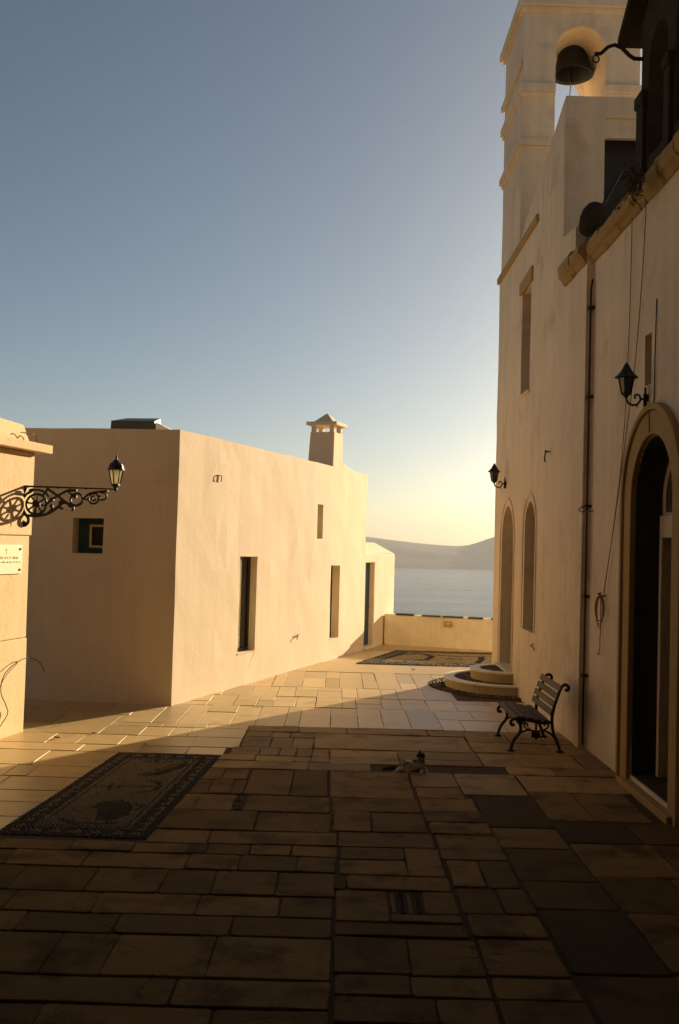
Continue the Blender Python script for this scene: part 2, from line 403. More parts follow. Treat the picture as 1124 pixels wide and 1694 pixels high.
def MRX(y): return -1.55 + (y - 8.42) * .073 + .006
def row(y1, y0, xs, m='slab', dark=(), skip=(), **k):
    if m == 'slab' and y1 < 11.1: m = 'slab_shaded'              # near rows: foreground shade put into a darker slab colour
    for i, (a, b) in enumerate(zip(xs, xs[1:])):
        if i in skip: continue
        kk = dict(k); n_ = len(xs) - 2
        if y1 < 11.8 and y0 > 8.3 and i == 0 and -1.6 < a < -1.2: a = MRX((y0 + y1) / 2); kk['skl'] = .073
        if y1 < 11.8 and y0 > 8.3 and i == n_ and -2.9 < b < -2.4: kk['skr'] = .0923
        slab(a, b, y0, y1, 'slab_dark' if i in dark else m, **kk)

def rand_joints(a, b, lo, hi):
    xs = [a]
    while b - xs[-1] > hi * 1.3: xs.append(xs[-1] + rnd.uniform(lo, hi))
    return xs + [b]

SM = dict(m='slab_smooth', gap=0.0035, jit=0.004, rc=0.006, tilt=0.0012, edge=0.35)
# the plain cement band along the far mosaic, then the lit rows
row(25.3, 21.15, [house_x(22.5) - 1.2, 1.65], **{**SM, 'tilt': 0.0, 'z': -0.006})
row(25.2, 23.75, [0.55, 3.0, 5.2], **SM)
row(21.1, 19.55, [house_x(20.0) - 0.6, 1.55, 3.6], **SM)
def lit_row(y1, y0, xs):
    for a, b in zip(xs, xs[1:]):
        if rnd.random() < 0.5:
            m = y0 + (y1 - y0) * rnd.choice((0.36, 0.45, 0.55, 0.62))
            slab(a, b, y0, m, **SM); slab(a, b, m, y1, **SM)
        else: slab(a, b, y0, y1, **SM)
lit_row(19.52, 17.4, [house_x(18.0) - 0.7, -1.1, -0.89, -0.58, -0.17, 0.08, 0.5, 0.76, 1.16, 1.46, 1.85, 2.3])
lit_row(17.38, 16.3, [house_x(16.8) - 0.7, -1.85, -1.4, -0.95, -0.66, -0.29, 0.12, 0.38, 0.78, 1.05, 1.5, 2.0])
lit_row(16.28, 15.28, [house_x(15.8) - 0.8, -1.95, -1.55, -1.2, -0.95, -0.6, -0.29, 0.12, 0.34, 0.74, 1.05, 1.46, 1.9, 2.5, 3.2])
lit_row(15.26, 13.66, [-2.9, -2.49, -2.14, -1.85, -1.43, -1.09, -0.68, -0.48, -0.05, 0.34, 0.69, 1.07, 1.5])
row(15.26, 14.5, [1.5, 2.05, 2.6, 3.2], **SM); row(14.48, 13.66, [1.5, 1.8, 2.4, 3.2], **SM)
# left of the mosaic, up to the shaded house front
for y1, y0 in ((15.6, 14.8), (14.8, 14.2), (14.2, 13.4)):
    row(y1, y0, rand_joints(-5.4, -2.9 if y0 > 13.5 else -2.6, 0.45, 0.9), **SM)
row(13.66, 13.4, [-2.9, -2.3, -1.7, -1.15], **SM)
row(13.38, 12.77, [-5.4, -4.4, -3.7, -3.0, -2.48, -2.1, -1.87, -1.15], **SM)
row(12.75, 12.16, [-5.4, -4.2, -3.5, -3.12, -2.61, -1.73, -1.15], **SM)
row(12.14, 11.75, [-5.4, -4.1, -3.0, -2.3, -1.73, -1.29], **SM)
LX = lambda y: -2.506 - (11.71 - y) * 0.0923
for y1, y0, js in ((11.73, 10.97, [-5.0, -3.9, -3.3]), (10.95, 10.46, [-5.0, -4.0, -3.43, -3.19]), (10.44, 9.9, [-5.0, -3.34]),
                   (9.88, 9.45, [-4.6, -3.6]), (9.43, 8.95, [-4.6, -3.2]), (8.93, 8.46, [-4.6, -3.5])):
    row(y1, y0, js + [LX((y0 + y1) / 2)], **SM)
# the worn old slabs down the middle
row(13.64, 13.24, [-1.14, -0.46, 0.18, 1.26, 1.75])
row(13.22, 12.9, [-1.14, -0.8, -0.56, -0.24]); row(12.88, 12.23, [-1.14, -0.78, -0.5, -0.24])
row(13.22, 12.23, [-0.24, 1.72])
row(12.21, 11.77, [-1.22, -0.87, -0.64, -0.44, -0.25, -0.04, 0.78, 1.74]); row(11.77, 11.48, [-1.25, -0.9, -0.45, -0.26, -0.04])
row(11.77, 11.48, [-0.04, 0.78, 1.74])
row(11.46, 11.08, [-1.3, -0.88, -0.27, 0.43]); row(11.46, 11.12, [0.43, 1.95], z=-0.055)
row(11.05, 10.55, [-1.36, -1.17, -0.9]); row(10.53, 9.95, [-1.38, -1.24, -1.02])
row(11.05, 9.95, [-0.88, -0.42, -0.04]); row(10.53, 9.95, [-1.02, -0.88])
row(9.93, 9.34, [-1.42, -1.3, -0.93, -0.83, -0.01], skip=(2,), z=0)
row(9.32, 8.72, [-1.48, -0.67, 0.0])
row(8.70, 8.33, [-1.5, -1.03, 0.05])
row(8.31, 8.05, [-3.6, -2.7, -2.1, -1.6, -1.16, -1.0, -0.65, -0.32, 0.06], dark=(4,))
row(8.03, 7.67, [-3.4, -2.5, -1.9, -1.11, -0.71, -0.26, 0.05])
row(7.65, 7.14, [-3.2, -2.3, -1.75, -1.22, -0.85, -0.39, 0.04])
row(7.12, 6.74, [-3.0, -2.2, -1.6, -0.9, -0.34, 0.03])
row(6.72, 6.40, [-2.9, -2.0, -1.38, -0.63, 0.02])
row(6.38, 5.78, [-2.7, -1.66, -1.31, -0.7, 0.02])
row(5.76, 5.43, [-2.6, -1.9, -0.85, 0.02]); row(5.41, 5.0, [-2.5, -1.5, -0.6, 0.02])
# strip between the two long joints
row(11.08, 9.95, [-0.02, 0.84]); row(9.93, 9.44, [0.0, 0.85]); row(9.42, 8.78, [0.02, 0.36, 0.86]); row(8.76, 8.34, [0.06, 0.88])
row(8.32, 8.01, [0.08, 0.6]); row(7.99, 7.64, [0.07, 0.6]); row(8.32, 7.64, [0.6, 0.89]); row(7.62, 7.32, [0.03, 0.13, 0.9], dark=(0,))
row(7.30, 6.72, [0.04, 0.42]); row(7.30, 6.86, [0.66, 0.9]); row(6.84, 6.70, [0.42, 0.9]); row(6.68, 6.46, [0.04, 0.92])
row(6.44, 5.9, [0.03, 0.5, 0.94]); row(5.88, 5.62, [0.04, 0.48, 0.93]); row(5.6, 5.3, [0.04, 0.6, 0.93]); row(5.28, 5.0, [0.04, 0.93])
# next strip
row(11.1, 10.46, [0.85, 1.33]); row(10.44, 10.0, [0.86, 1.34]); row(9.98, 9.5, [0.86, 1.40]); row(9.48, 9.15, [0.86, 1.41]); row(9.13, 8.77, [0.88, 1.42])
row(8.75, 8.06, [0.90, 1.43]); row(8.04, 7.42, [0.92, 1.17, 1.42]); row(7.40, 6.90, [0.92, 1.21, 1.43]); row(6.88, 6.49, [0.94, 1.43])
row(6.47, 5.92, [0.95, 1.44]); row(5.9, 5.62, [0.95, 1.44]); row(5.6, 5.0, [0.95, 1.45])
row(11.1, 10.16, [1.34, 2.0]); row(10.14, 9.04, [1.41, 2.02], dark=(0,)); row(9.02, 8.42, [1.43, 2.02]); row(8.40, 7.62, [1.44, 2.03])
row(7.60, 7.02, [1.45, 2.03]); row(7.0, 5.98, [1.46, 2.05], dark=(0,)); row(5.96, 5.0, [1.47, 2.06])
row(11.1, 10.36, [2.02, 2.6, 3.2]); row(10.34, 9.3, [2.03, 2.45, 3.0]); row(9.28, 8.62, [2.04, 2.7, 3.2], dark=(0,)); row(8.60, 7.75, [2.04, 2.75, 3.2])
row(7.73, 7.0, [2.05, 2.6, 3.2]); row(6.98, 6.0, [2.06, 2.7, 3.2]); row(5.98, 5.0, [2.07, 3.2])
row(13.64, 12.9, [1.74, 2.3, 2.75, 3.2]); row(12.88, 12.25, [1.73, 2.05, 2.7, 3.2]); row(12.23, 11.5, [1.745, 2.2, 2.9, 3.2]); row(11.48, 11.12, [1.97, 2.5, 3.2])
# slabs the photograph does not show, behind and beside the camera
for y in range(-2, 5, 1):
    row(y + 0.99, y, [-3.4, -1.7, 0.0, 1.5, 3.2])

# ------------------------------------------------------------------ pebble work
LIGHT, MID, DARK = (0.36, 0.26, 0.14), (0.23, 0.16, 0.08), (0.022, 0.019, 0.016)
def pebbles(name, pts, parent, size, squash=0.5, kind='stuff'):
    """pts: (x, y, z, colour); each pebble a low dome of its own"""
    vs, fs, cols = [], [], []; off = root_loc(parent)
    for x, y, z, c in pts:
        a = rnd.uniform(0, 6.28); rx, ry = size * rnd.uniform(0.42, 0.52), size * rnd.uniform(0.34, 0.46); k = len(vs)
        f = rnd.uniform(0.88, 1.12); cc = tuple(v * f for v in c) + (1,)
        for sc, h in ((1.0, -0.4), (0.8, 0.55)):
            for j in range(6):
                t = j * math.pi / 3; px, py = rx * sc * math.cos(t), ry * sc * math.sin(t)
                vs.append((x - off.x + px * math.cos(a) - py * math.sin(a), y - off.y + px * math.sin(a) + py * math.cos(a), z - off.z + h * size * squash)); cols += cc
        vs.append((x - off.x, y - off.y, z - off.z + size * squash * 0.8)); cols += cc
        for j in range(6):
            q = (j + 1) % 6; fs += [(k + j, k + q, k + 6 + q, k + 6 + j), (k + 6 + j, k + 6 + q, k + 12)]
    me = bpy.data.meshes.new(name); me.from_pydata(vs, [], fs); me.materials.append(M['pebble'])
    at = me.attributes.new('stone_colour', 'FLOAT_COLOR', 'POINT'); at.data.foreach_set('color', cols)
    for p in me.polygons: p.use_smooth = True
    o = bpy.data.objects.new(name, me); COL.objects.link(o); o.parent = parent; tag(o, kind=kind)
    return o

def seg_d(p, pts):
    best = 9
    P = Vector(p)
    for a, b in zip(pts, pts[1:]):
        a, b = Vector(a), Vector(b); d = b - a; t = max(0, min(1, (P - a).dot(d) / max(d.length_squared, 1e-9)))
        best = min(best, (P - a - d * t).length)
    return best
def in_poly(p, poly):
    x, y = p; c = False
    for (x0, y0), (x1, y1) in zip(poly, poly[1:] + poly[:1]):
        if (y0 > y) != (y1 > y) and x < (x1 - x0) * (y - y0) / (y1 - y0) + x0: c = not c
    return c

def near_mosaic():
    A, B, D_, C_ = Vector((-2.80, 8.46)), Vector((-1.55, 8.42)), Vector((-2.50, 11.71)), Vector((-1.31, 11.71))
    t = thing('pebble_mosaic', (-2.04, 10.1, 0), 'dark pebble mosaic panel with fish and anchor figures left of the worn slabs', 'mosaic', 'pebble mosaics')
    MB().add([(A.x, A.y, -0.018), (B.x, B.y, -0.018), (C_.x, C_.y, -0.018), (D_.x, D_.y, -0.018)], [(0, 1, 2, 3)]).build('mortar_bed', 'grout', t)
    fish = [(-2.05, 10.66), (-1.92, 10.9), (-1.78, 11.18), (-1.67, 11.36), (-1.60, 11.28), (-1.62, 11.08), (-1.72, 10.86), (-1.84, 10.66), (-1.98, 10.6)]
    ship = [(-2.26, 9.36), (-2.14, 9.56), (-2.0, 9.62), (-1.9, 9.52), (-1.84, 9.34), (-1.84, 9.1), (-1.95, 8.92), (-2.08, 8.9), (-2.12, 9.1), (-2.16, 9.28)]
    pts = []; sp = 0.037; n_u, n_v = int(1.2 / sp), int(3.28 / (sp * 0.88))
    for j in range(n_v + 1):
        v = j / n_v; L, Rr = A.lerp(D_, v), B.lerp(C_, v)
        for i in range(n_u + 1):
            u = (i + (j % 2) * 0.5) / (n_u + 0.5); p = L.lerp(Rr, min(u, 1)); p = (p.x + rnd.uniform(-.006, .006), p.y + rnd.uniform(-.006, .006))
            e = min(u * 1.2, (1 - u) * 1.2); ev = min(v * 3.28, (1 - v) * 3.28); d = min(e, ev * 0.8)
            if d < 0.065: c = DARK
            elif d < 0.155:
                s = (v * 3.28 if e <= ev * 0.8 else u * 1.2); k = (d - 0.065) / 0.09; ph = (s / 0.17) % 1.0
                c = MID if abs(ph - 0.5) < 0.5 * (1 - k) * 0.9 else DARK
            elif d < 0.2: c = DARK
            elif d < 0.225: c = MID
            elif d < 0.245: c = DARK
            else:
                c = MID
                dk = in_poly(p, fish) and seg_d(p, [(-1.98, 10.68), (-1.68, 11.28)]) > 0.02
                dk = dk or in_poly(p, ship)
                dk = dk or seg_d(p, [(-2.14, 11.32), (-1.95, 11.27), (-1.82, 11.33)]) < 0.022 or seg_d(p, [(-2.0, 11.3), (-1.97, 11.42)]) < 0.02
                dk = dk or seg_d(p, [(-2.36, 10.1), (-1.80, 10.17)]) < 0.02 or seg_d(p, [(-2.22, 9.98), (-2.24, 10.25)]) < 0.02
                dk = dk or seg_d(p, [(-1.92, 10.4), (-1.80, 10.36), (-1.74, 10.2), (-1.77, 10.02), (-1.92, 9.92)]) < 0.024
                dk = dk or seg_d(p, [(-2.4, 8.92), (-2.25, 8.8), (-2.05, 8.82), (-1.9, 8.86)]) < 0.03 or seg_d(p, [(-1.86, 9.5), (-1.76, 9.42), (-1.8, 9.28)]) < 0.02
                if dk: c = DARK
            pts.append((p[0], p[1], -0.013, c))
    pebbles('pebbles', pts, t, sp * 1.08)
near_mosaic()

def far_mosaic():
    x0, x1, y0, y1 = 0.45, 5.0, 20.95, 23.7
    t = thing('pebble_mosaic', (2.4, 22.3, 0), 'ochre pebble mosaic with dark outlines in front of the low end wall', 'mosaic', 'pebble mosaics')
    sl = lambda y: 1.0 * (y - y0) / (y1 - y0)                      # its left side runs with the house
    MB().add([(x0, y0, 0.006), (x1, y0, 0.006), (x1, y1, 0.006), (x0 + sl(y1), y1, 0.006)], [(0, 1, 2, 3)]).build('mortar_bed', 'grout', t)
    pts = []; sp = 0.05; y = y0
    while y < y1:
        x = x0 + sl(y) + (0.025 if int((y - y0) / (sp * 0.88)) % 2 else 0)
        while x < 4.2:
            e = min(x - x0 - sl(y), y - y0, y1 - y); p = (x, y); c = LIGHT
            if e < 0.07: c = DARK
            elif 0.07 < e < 0.30: c = DARK if int((x + y * 1.1) / 0.16) % 2 else MID
            elif e < 0.38: c = DARK
            else:
                if seg_d(p, [(1.35, 22.6), (1.9, 23.1), (2.2, 22.6), (2.0, 21.9), (1.5, 21.5)]) < 0.07 or seg_d(p, [(2.5, 22.2), (2.75, 22.15)]) < 0.06 \
                   or seg_d(p, [(3.05, 21.5), (3.25, 22.2), (3.3, 22.7)]) < 0.07 or seg_d(p, [(2.0, 23.0), (2.6, 22.7), (3.4, 22.75)]) < 0.05: c = DARK
                elif rnd.random() < 0.15: c = MID
            pts.append((x + rnd.uniform(-.008, .008), y + rnd.uniform(-.008, .008), 0.010, c)); x += sp
        y += sp * 0.88
    pebbles('pebbles', pts, t, sp * 1.05)
far_mosaic()

def patch(x0, x1, y0, y1, sp, cols, z=-0.012):
    pts = []; y = y0
    while y < y1:
        x = x0 + rnd.uniform(0, sp * 0.5)
        while x < x1:
            pts.append((x, y, z, rnd.choice(cols))); x += sp * rnd.uniform(0.9, 1.15)
        y += sp * 0.95
    return pts
pp = patch(-0.915, -0.85, 9.4, 9.9, 0.03, [DARK, MID])
for k in range(4):
    pp += [(0.45 + k * 0.058, 6.89 + i * 0.036, -0.01, LIGHT if k % 2 == 0 else DARK) for i in range(11)]
pp += [(0.04 + rnd.uniform(-.03, .03), 8.75 + rnd.uniform(0, 0.65), -0.012, rnd.choice([MID, DARK])) for i in range(26)]
pp += [(-1.0 + rnd.uniform(-.1, .1), 11.0 + rnd.uniform(-.02, .05), -0.012, DARK) for i in range(24)]
pebbles('pebble_infill', pp, pave, 0.034)

# ------------------------------------------------------------------ the sunlit house
def HF(t, o, z): return (HA.x + HU.x * t + HN.x * o, HA.y + HU.y * t + HN.y * o, z)
HT = 4.17
def house():
    h = thing('whitewashed_house', (HA.x, HA.y, 0), 'large flat-roofed whitewashed house with narrow windows and a chimney', 'house')
    B = HF(9.2, 0, 0); fp = [(HA.x, HA.y), (B[0], B[1]), (B[0] - 5.6, B[1] + 2.0), (HA.x - 6.0, HA.y + 0.8)]
    c = Vector((sum(p[0] for p in fp) / 4, sum(p[1] for p in fp) / 4))
    inner = [tuple(Vector(p) + (c - Vector(p)).normalized() * 0.42) for p in fp]
    D = (-0.991, 0.132)                                     # direction of the shaded front
    def FF(a, d, z): return (HA.x + D[0] * a + D[1] * d, HA.y + D[1] * a - D[0] * d, z)   # d: depth into the house
    cuts = [MB().prism(inner, 3.9, 4.6, 2),
            MB(HF).box((2.26, -0.17, 0.55), (2.97, 0.2, 2.24)), MB(HF).box((6.85, -0.22, 0.43), (7.42, 0.2, 2.03)),
            MB(HF).box((5.93, -0.24, 2.60), (6.27, 0.2, 3.32)), MB(FF).box((1.16, -0.2, 2.25), (1.65, 0.30, 2.79))]
    MB().prism(fp, -0.1, HT, 2).build('wall', 'plaster', h, cuts=cuts, bevel=0.022, bseg=3, wavy=(.45, .011, (Vector((HU.x, HU.y, 0)), Vector((D[0], D[1], 0)))))
    MB().prism([tuple(Vector(p) + (c - Vector(p)).normalized() * 0.42) for p in fp], 3.86, 3.9, 2).build('roof', 'plaster', h)
    # tall windows: a white panelled leaf on the near side, dark glass beyond
    for t0, t1, z0, z1, dp in ((2.26, 2.97, 0.55, 2.24, .168), (6.85, 7.42, 0.43, 2.03, .218)):
        f = MB(HF); q = -dp
        f.box((t0 + .004, q, z0 + .004), (t0 + .05, q + .045, z1 - .004)).box((t1 - .05, q, z0 + .004), (t1 - .004, q + .045, z1 - .004))
        f.box((t0 + .05, q + .001, z1 - .06), (t1 - .05, q + .045, z1 - .004)).box((t0 + .05, q + .001, z0 + .004), (t1 - .05, q + .045, z0 + .07))
        win = f.build('window', 'door_wood', h)
        MB(HF).box((t0 + .05, q + .006, z0 + .07), (t1 - .05, q + .016, z1 - .06)).build('pane', 'glass', win)
        mid = t0 + (t1 - t0) * 0.5
        lf = MB(HF).box((t0 + .052, q + .018, z0 + .072), (mid, q + .03, z1 - .062))
        for k in range(4):
            a = t0 + .06 + k * (mid - t0 - .06) / 4; lf.box((a, q + .03, z0 + .09), (a + (mid - t0 - .06) / 4 - .018, q + .044, z1 - .08))
        lf.build('shutter', 'white_paint', win)
        MB(HF).box((t0 + .002, q + .046, z0 + .001), (t1 - .002, .01, z0 + .016)).build('sill', 'plaster', win)
    MB(HF).box((5.94, -.238, 2.61), (6.26, -.20, 3.31)).build('slit_window', 'door_wood', h)
    w2 = MB(FF).box((1.164, .24, 2.254), (1.646, .298, 2.786)).build('square_window', 'teal', h)
    fr = MB(FF); x0, x1, z0, z1 = 1.165, 1.46, 2.34, 2.70
    fr.box((x0, .215, z0), (x0 + .035, .239, z1)).box((x1 - .035, .215, z0), (x1, .239, z1)).box((x0 + .035, .215, z1 - .035), (x1 - .035, .239, z1)).box((x0 + .035, .215, z0), (x1 - .035, .239, z0 + .035))
    fr.build('frame', 'cream', w2)
    MB(FF).box((x0 + .036, .225, z0 + .036), (x1 - .036, .238, z1 - .036)).build('pane', 'glass', w2)
    # chimney on the street side of the roof
    t0, t1, o0, o1 = 6.8, 7.44, -0.60, -0.004
    def fr4(a, z): return [(t0 + a, o0 + a, z), (t1 - a, o0 + a, z), (t1 - a, o1 - a * .15, z), (t0 + a, o1 - a * .15, z)]
    ch = MB(HF).add(fr4(0, 4.1) + fr4(.035, 4.93), [(0, 3, 2, 1), (4, 5, 6, 7), (0, 1, 5, 4), (1, 2, 6, 5), (2, 3, 7, 6), (3, 0, 4, 7)]).build('chimney', 'plaster', h, bevel=.015)
    a0, a1, b0, b1 = t0 + .05, t1 - .05, o0 + .05, o1 - .02
    for ta, tb in ((a0, a0 + .10), (a1 - .10, a1)):
        for oa, ob in ((b0, b0 + .10), (b1 - .10, b1)):
            MB(HF).box((ta, oa, 4.93), (tb, ob, 5.075)).build('chimney_post', 'plaster', ch, bevel=.006)
    MB(HF).box((a0 - .09, b0 - .09, 5.075), (a1 + .09, b1 + .09, 5.15)).build('chimney_slab', 'plaster', ch, bevel=.012)
    tm, om = (a0 + a1) / 2, (b0 + b1) / 2
    MB(HF).add([(a0 + .03, b0 + .03, 5.151), (a1 - .03, b0 + .03, 5.151), (a1 - .03, b1 - .03, 5.151), (a0 + .03, b1 - .03, 5.151), (tm - .02, om - .02, 5.36), (tm + .02, om - .02, 5.36), (tm + .02, om + .02, 5.36), (tm - .02, om + .02, 5.36)],
               [(0, 3, 2, 1), (4, 5, 6, 7), (0, 1, 5, 4), (1, 2, 6, 5), (2, 3, 7, 6), (3, 0, 4, 7)]).build('chimney_cap', 'plaster', ch, bevel=.01)
    MB(HF).prism([(7.44, 4.15), (8.6, 4.15), (8.0, 4.21), (7.44, 4.31)], -0.3, -0.012, 1).build('roof_shoulder', 'plaster', h, bevel=.02)
    # low metal roof light above the shaded front
    sk = MB(FF); sk.add([(.72, 1.0, 4.0), (1.5, 1.0, 4.0), (1.5, 1.6, 4.0), (.72, 1.6, 4.0), (.74, 1.02, 4.42), (1.48, 1.02, 4.42), (1.4, 1.55, 4.53), (.82, 1.55, 4.53)],
                        [(0, 3, 2, 1), (4, 5, 6, 7), (0, 1, 5, 4), (1, 2, 6, 5), (2, 3, 7, 6), (3, 0, 4, 7)])
    k = sk.build('roof_light', 'tin', h, bevel=.008)
    MB(FF).prism([(.712, 4.40), (.712, 4.0), (.42, 4.0), (.44, 4.27)], 1.0, 1.5, 1).build('flashing', 'white_paint', k)
house()

def tap():
    t = thing('water_tap', HF(4.88, 0.05, 0.62), 'small brass water tap on the sunlit house wall between the tall windows', 'tap')
    MB(HF).tube([(4.94, -.02, .66), (4.94, .04, .66), (4.92, .055, .665), (4.87, .055, .645), (4.85, .055, .60)], .009).build('spout', 'brass', t, smooth=True)
    MB(HF).tube([(4.935, .04, .66), (4.935, .04, .695)], .006).box((4.90, .03, .69), (4.97, .05, .702)).build('handle', 'brass', t)
    MB(HF).tube([(4.94, .002, .66), (4.94, .01, .66)], .02, 12).build('wall_flange', 'brass', t)
tap()
def wall_hook():
    t = thing('wall_bracket', HF(1.31, 0.0, 3.5), 'small rusty double hook high on the sunlit house wall', 'hook')
    for a in (1.27, 1.39):
        MB(HF).tube([(a, -.02, 3.57), (a, .03, 3.57), (a - .005, .034, 3.50), (a - .005, .02, 3.47)], .008).build('hook', 'rust', t)
    MB(HF).tube([(1.27, .02, 3.57), (1.39, .02, 3.57)], .007).build('crossbar', 'rust', t)
wall_hook()

# low annex at the end of the house
def annex():
    h = thing('low_annex', HF(9.3, 0, 0), 'low white annex with sloping roof edge and dark door at the house end', 'building')
    t0, t1, o0, o1 = 9.205, 11.8, -2.6, -0.03
    cut = [MB(HF).box((9.36, -.20, 0.05), (10.06, .2, 2.06))]
    MB(HF).box((t0, o0, -.1), (t1, o1, 2.28)).build('wall', 'plaster', h, cuts=cut, bevel=.025, bseg=3, wavy=(.45, .010, (Vector((HU.x, HU.y, 0)),)))
    b = .62
    MB(HF).add([(t0, o0, 2.282), (t1, o0, 2.282), (t1, o1, 2.282), (t0, o1, 2.282), (t0, o0 + b, 2.56), (t1 - .42, o0 + b, 2.56), (t1 - .42, o1 - b * .7, 2.56), (t0, o1 - b * .7, 2.56)],
               [(0, 3, 2, 1), (4, 5, 6, 7), (0, 1, 5, 4), (1, 2, 6, 5), (2, 3, 7, 6), (3, 0, 4, 7)]).build('roof', 'plaster', h, bevel=.03)
    d = MB(HF).box((9.365, -.198, .055), (10.055, -.155, 2.055)).build('door', 'teal', h)
    MB(HF).tube([(9.98, -.156, 1.0), (9.98, -.12, 1.0), (9.9, -.11, 1.0)], .012).build('handle', 'iron', d)
    MB(HF).box((9.30, -.15, -.05), (10.2, .03, .04)).build('threshold', 'marble', h, bevel=.008)
annex()

# low wall at the end of the terrace
def end_wall():
    h = thing('low_wall', HF(11.0, 3, 0), 'low rough rendered wall closing the terrace above the sea', 'wall')
    MB(HF).box((10.86, .0, -.1), (11.2, 7.5, .76)).build('wall', 'wallstone', h, bevel=.03, bseg=3, wavy=(.4, .016, (Vector((HN.x, HN.y, 0)),)))
    o = 0.3
    while o < 6.5:
        l = rnd.uniform(.34, .62); dz = rnd.uniform(0, .012)
        MB(HF).box((10.83 + rnd.uniform(0, .03), o, .755), (11.18, o + l, .785 + dz)).build('slate', 'slate', h, bevel=.006)
        o += l + rnd.choice((.04, .12, .2))
end_wall()
def sign():
    t = thing('painted_sign', HF(10.85, 1.67, .54), 'small orange painted sign on the low end wall', 'sign')
    MB(HF).box((10.838, 1.57, .53), (10.858, 1.77, .66)).build('board', 'sign', t)
    MB(HF).box((10.834, 1.60, .60), (10.8385, 1.74, .625)).box((10.834, 1.60, .56), (10.8385, 1.70, .58)).build('lettering', 'cream', t)['kind'] = 'stuff'
sign()

# ------------------------------------------------------------------ pier-like building on the left
PK = Vector((-3.96, 12.80)); PU = Vector((math.sin(R(13)), math.cos(R(13)))); PN = Vector((PU.y, -PU.x))
def PF(t, o, z): return (PK.x + PU.x * t + PN.x * o, PK.y + PU.y * t + PN.y * o, z)
def pier():
    h = thing('corner_building', (PK.x, PK.y, 0), 'pale stone building corner with projecting ledge at the left edge', 'building')
    MB(PF).box((-2.9, -2.5, -.1), (0.0, 0.0, 1.195)).build('stone_course', 'pier_plaster', h, bevel=.014, bseg=3, wavy=(.4, .006, (Vector((PU.x, PU.y, 0)),)))
    MB(PF).box((-2.9, -2.5, 1.2), (-.01, -.006, 2.495)).build('stone_course', 'pier_plaster', h, bevel=.014, bseg=3, wavy=(.4, .006, (Vector((PU.x, PU.y, 0)),)))
    MB(PF).box((-2.9, -2.5, 2.5), (.012, .012, 3.565)).build('stone_course', 'pier_plaster', h, bevel=.014, bseg=3, wavy=(.4, .006, (Vector((PU.x, PU.y, 0)),)))
    MB(PF).box((-3.0, -2.6, 3.57), (.20, .16, 3.68)).build('ledge', 'pier_plaster', h, bevel=.008)
    MB(PF).add([(-2.9, -2.5, 3.682), (-.03, -2.5, 3.682), (-.03, -.03, 3.682), (-2.9, -.03, 3.682), (-2.9, -2.5, 3.97), (-.1, -2.5, 3.97), (-.1, -.09, 3.92), (-2.9, -.06, 4.02)],
               [(0, 3, 2, 1), (4, 5, 6, 7), (0, 1, 5, 4), (1, 2, 6, 5), (2, 3, 7, 6), (3, 0, 4, 7)]).build('coping', 'pier_plaster', h, bevel=.02)
pier()
def plaque():
    t = thing('marble_plaque', PF(-.5, .01, 2.1), 'inscribed marble plaque screwed to the pale building corner', 'plaque')
    MB(PF).box((-1.0, -.002, 2.02), (-.21, .018, 2.38)).build('panel', 'plaque', t, bevel=.003)
    for z in (2.07, 2.33):
        for a in (-.95, -.26):
            MB(PF).tube([(a, .015, z), (a, .03, z)], .015, 10).build('screw', 'iron', t)
    r2 = random.Random(3); k = MB(PF)
    for z, a0, a1, hh in ((2.205, -.83, -.30, .03), (2.155, -.93, -.26, .022)):
        a = a0
        while a < a1:
            w = r2.uniform(.008, .012)
            k.box((a, .0175, z), (a + .004, .0192, z + hh))
            if r2.random() < .7: k.box((a, .0175, z + hh * r2.choice((0, .45, .85))), (a + w + .006, .0192, z + hh * .15 + hh * r2.choice((0, .45, .8))))
            if r2.random() < .5: k.box((a + w, .0175, z), (a + w + .004, .0192, z + hh))
            a += w + r2.choice((.012, .014, .03))
    k.box((-.585, .0175, 2.26), (-.578, .0192, 2.34)).box((-.605, .0175, 2.315), (-.558, .0192, 2.322)).build('lettering', 'ink', t)['kind'] = 'stuff'
plaque()

# lantern of glass and iron, used three times (axis vertical, base at z = 0)
def lantern_parts(parent, x, y, z, k, glass, sides=6):
    roof = MB().lathe((x, y, z), [(.062 * k, .168 * k), (.100 * k, .170 * k), (.099 * k, .178 * k), (.088 * k, .186 * k), (.086 * k, .21 * k), (.072 * k, .24 * k), (.05 * k, .262 * k), (.034 * k, .268 * k), (.036 * k, .28 * k), (.016 * k, .288 * k), (.010 * k, .31 * k), (.012 * k, .325 * k), (.003 * k, .35 * k)], sides * 2)
    roof.build('lantern_roof', 'iron', parent)
    body = MB()
    for j in range(sides):
        t = 2 * math.pi * j / sides + .26; c, s = math.cos(t), math.sin(t)
        body.tube([(x + .046 * k * c, y + .046 * k * s, z + .012 * k), (x + .080 * k * c, y + .080 * k * s, z + .17 * k)], .007 * k, 5)
    body.lathe((x, y, z), [(.012 * k, -.035 * k), (.02 * k, -.03 * k), (.04 * k, -.012 * k), (.05 * k, .0), (.05 * k, .014 * k)], sides, .26)
    body.build('lantern_frame', 'iron', parent)
    MB().lathe((x, y, z), [(.041 * k, .014 * k), (.074 * k, .168 * k)], sides, .26).build('lantern_pane', glass, parent)

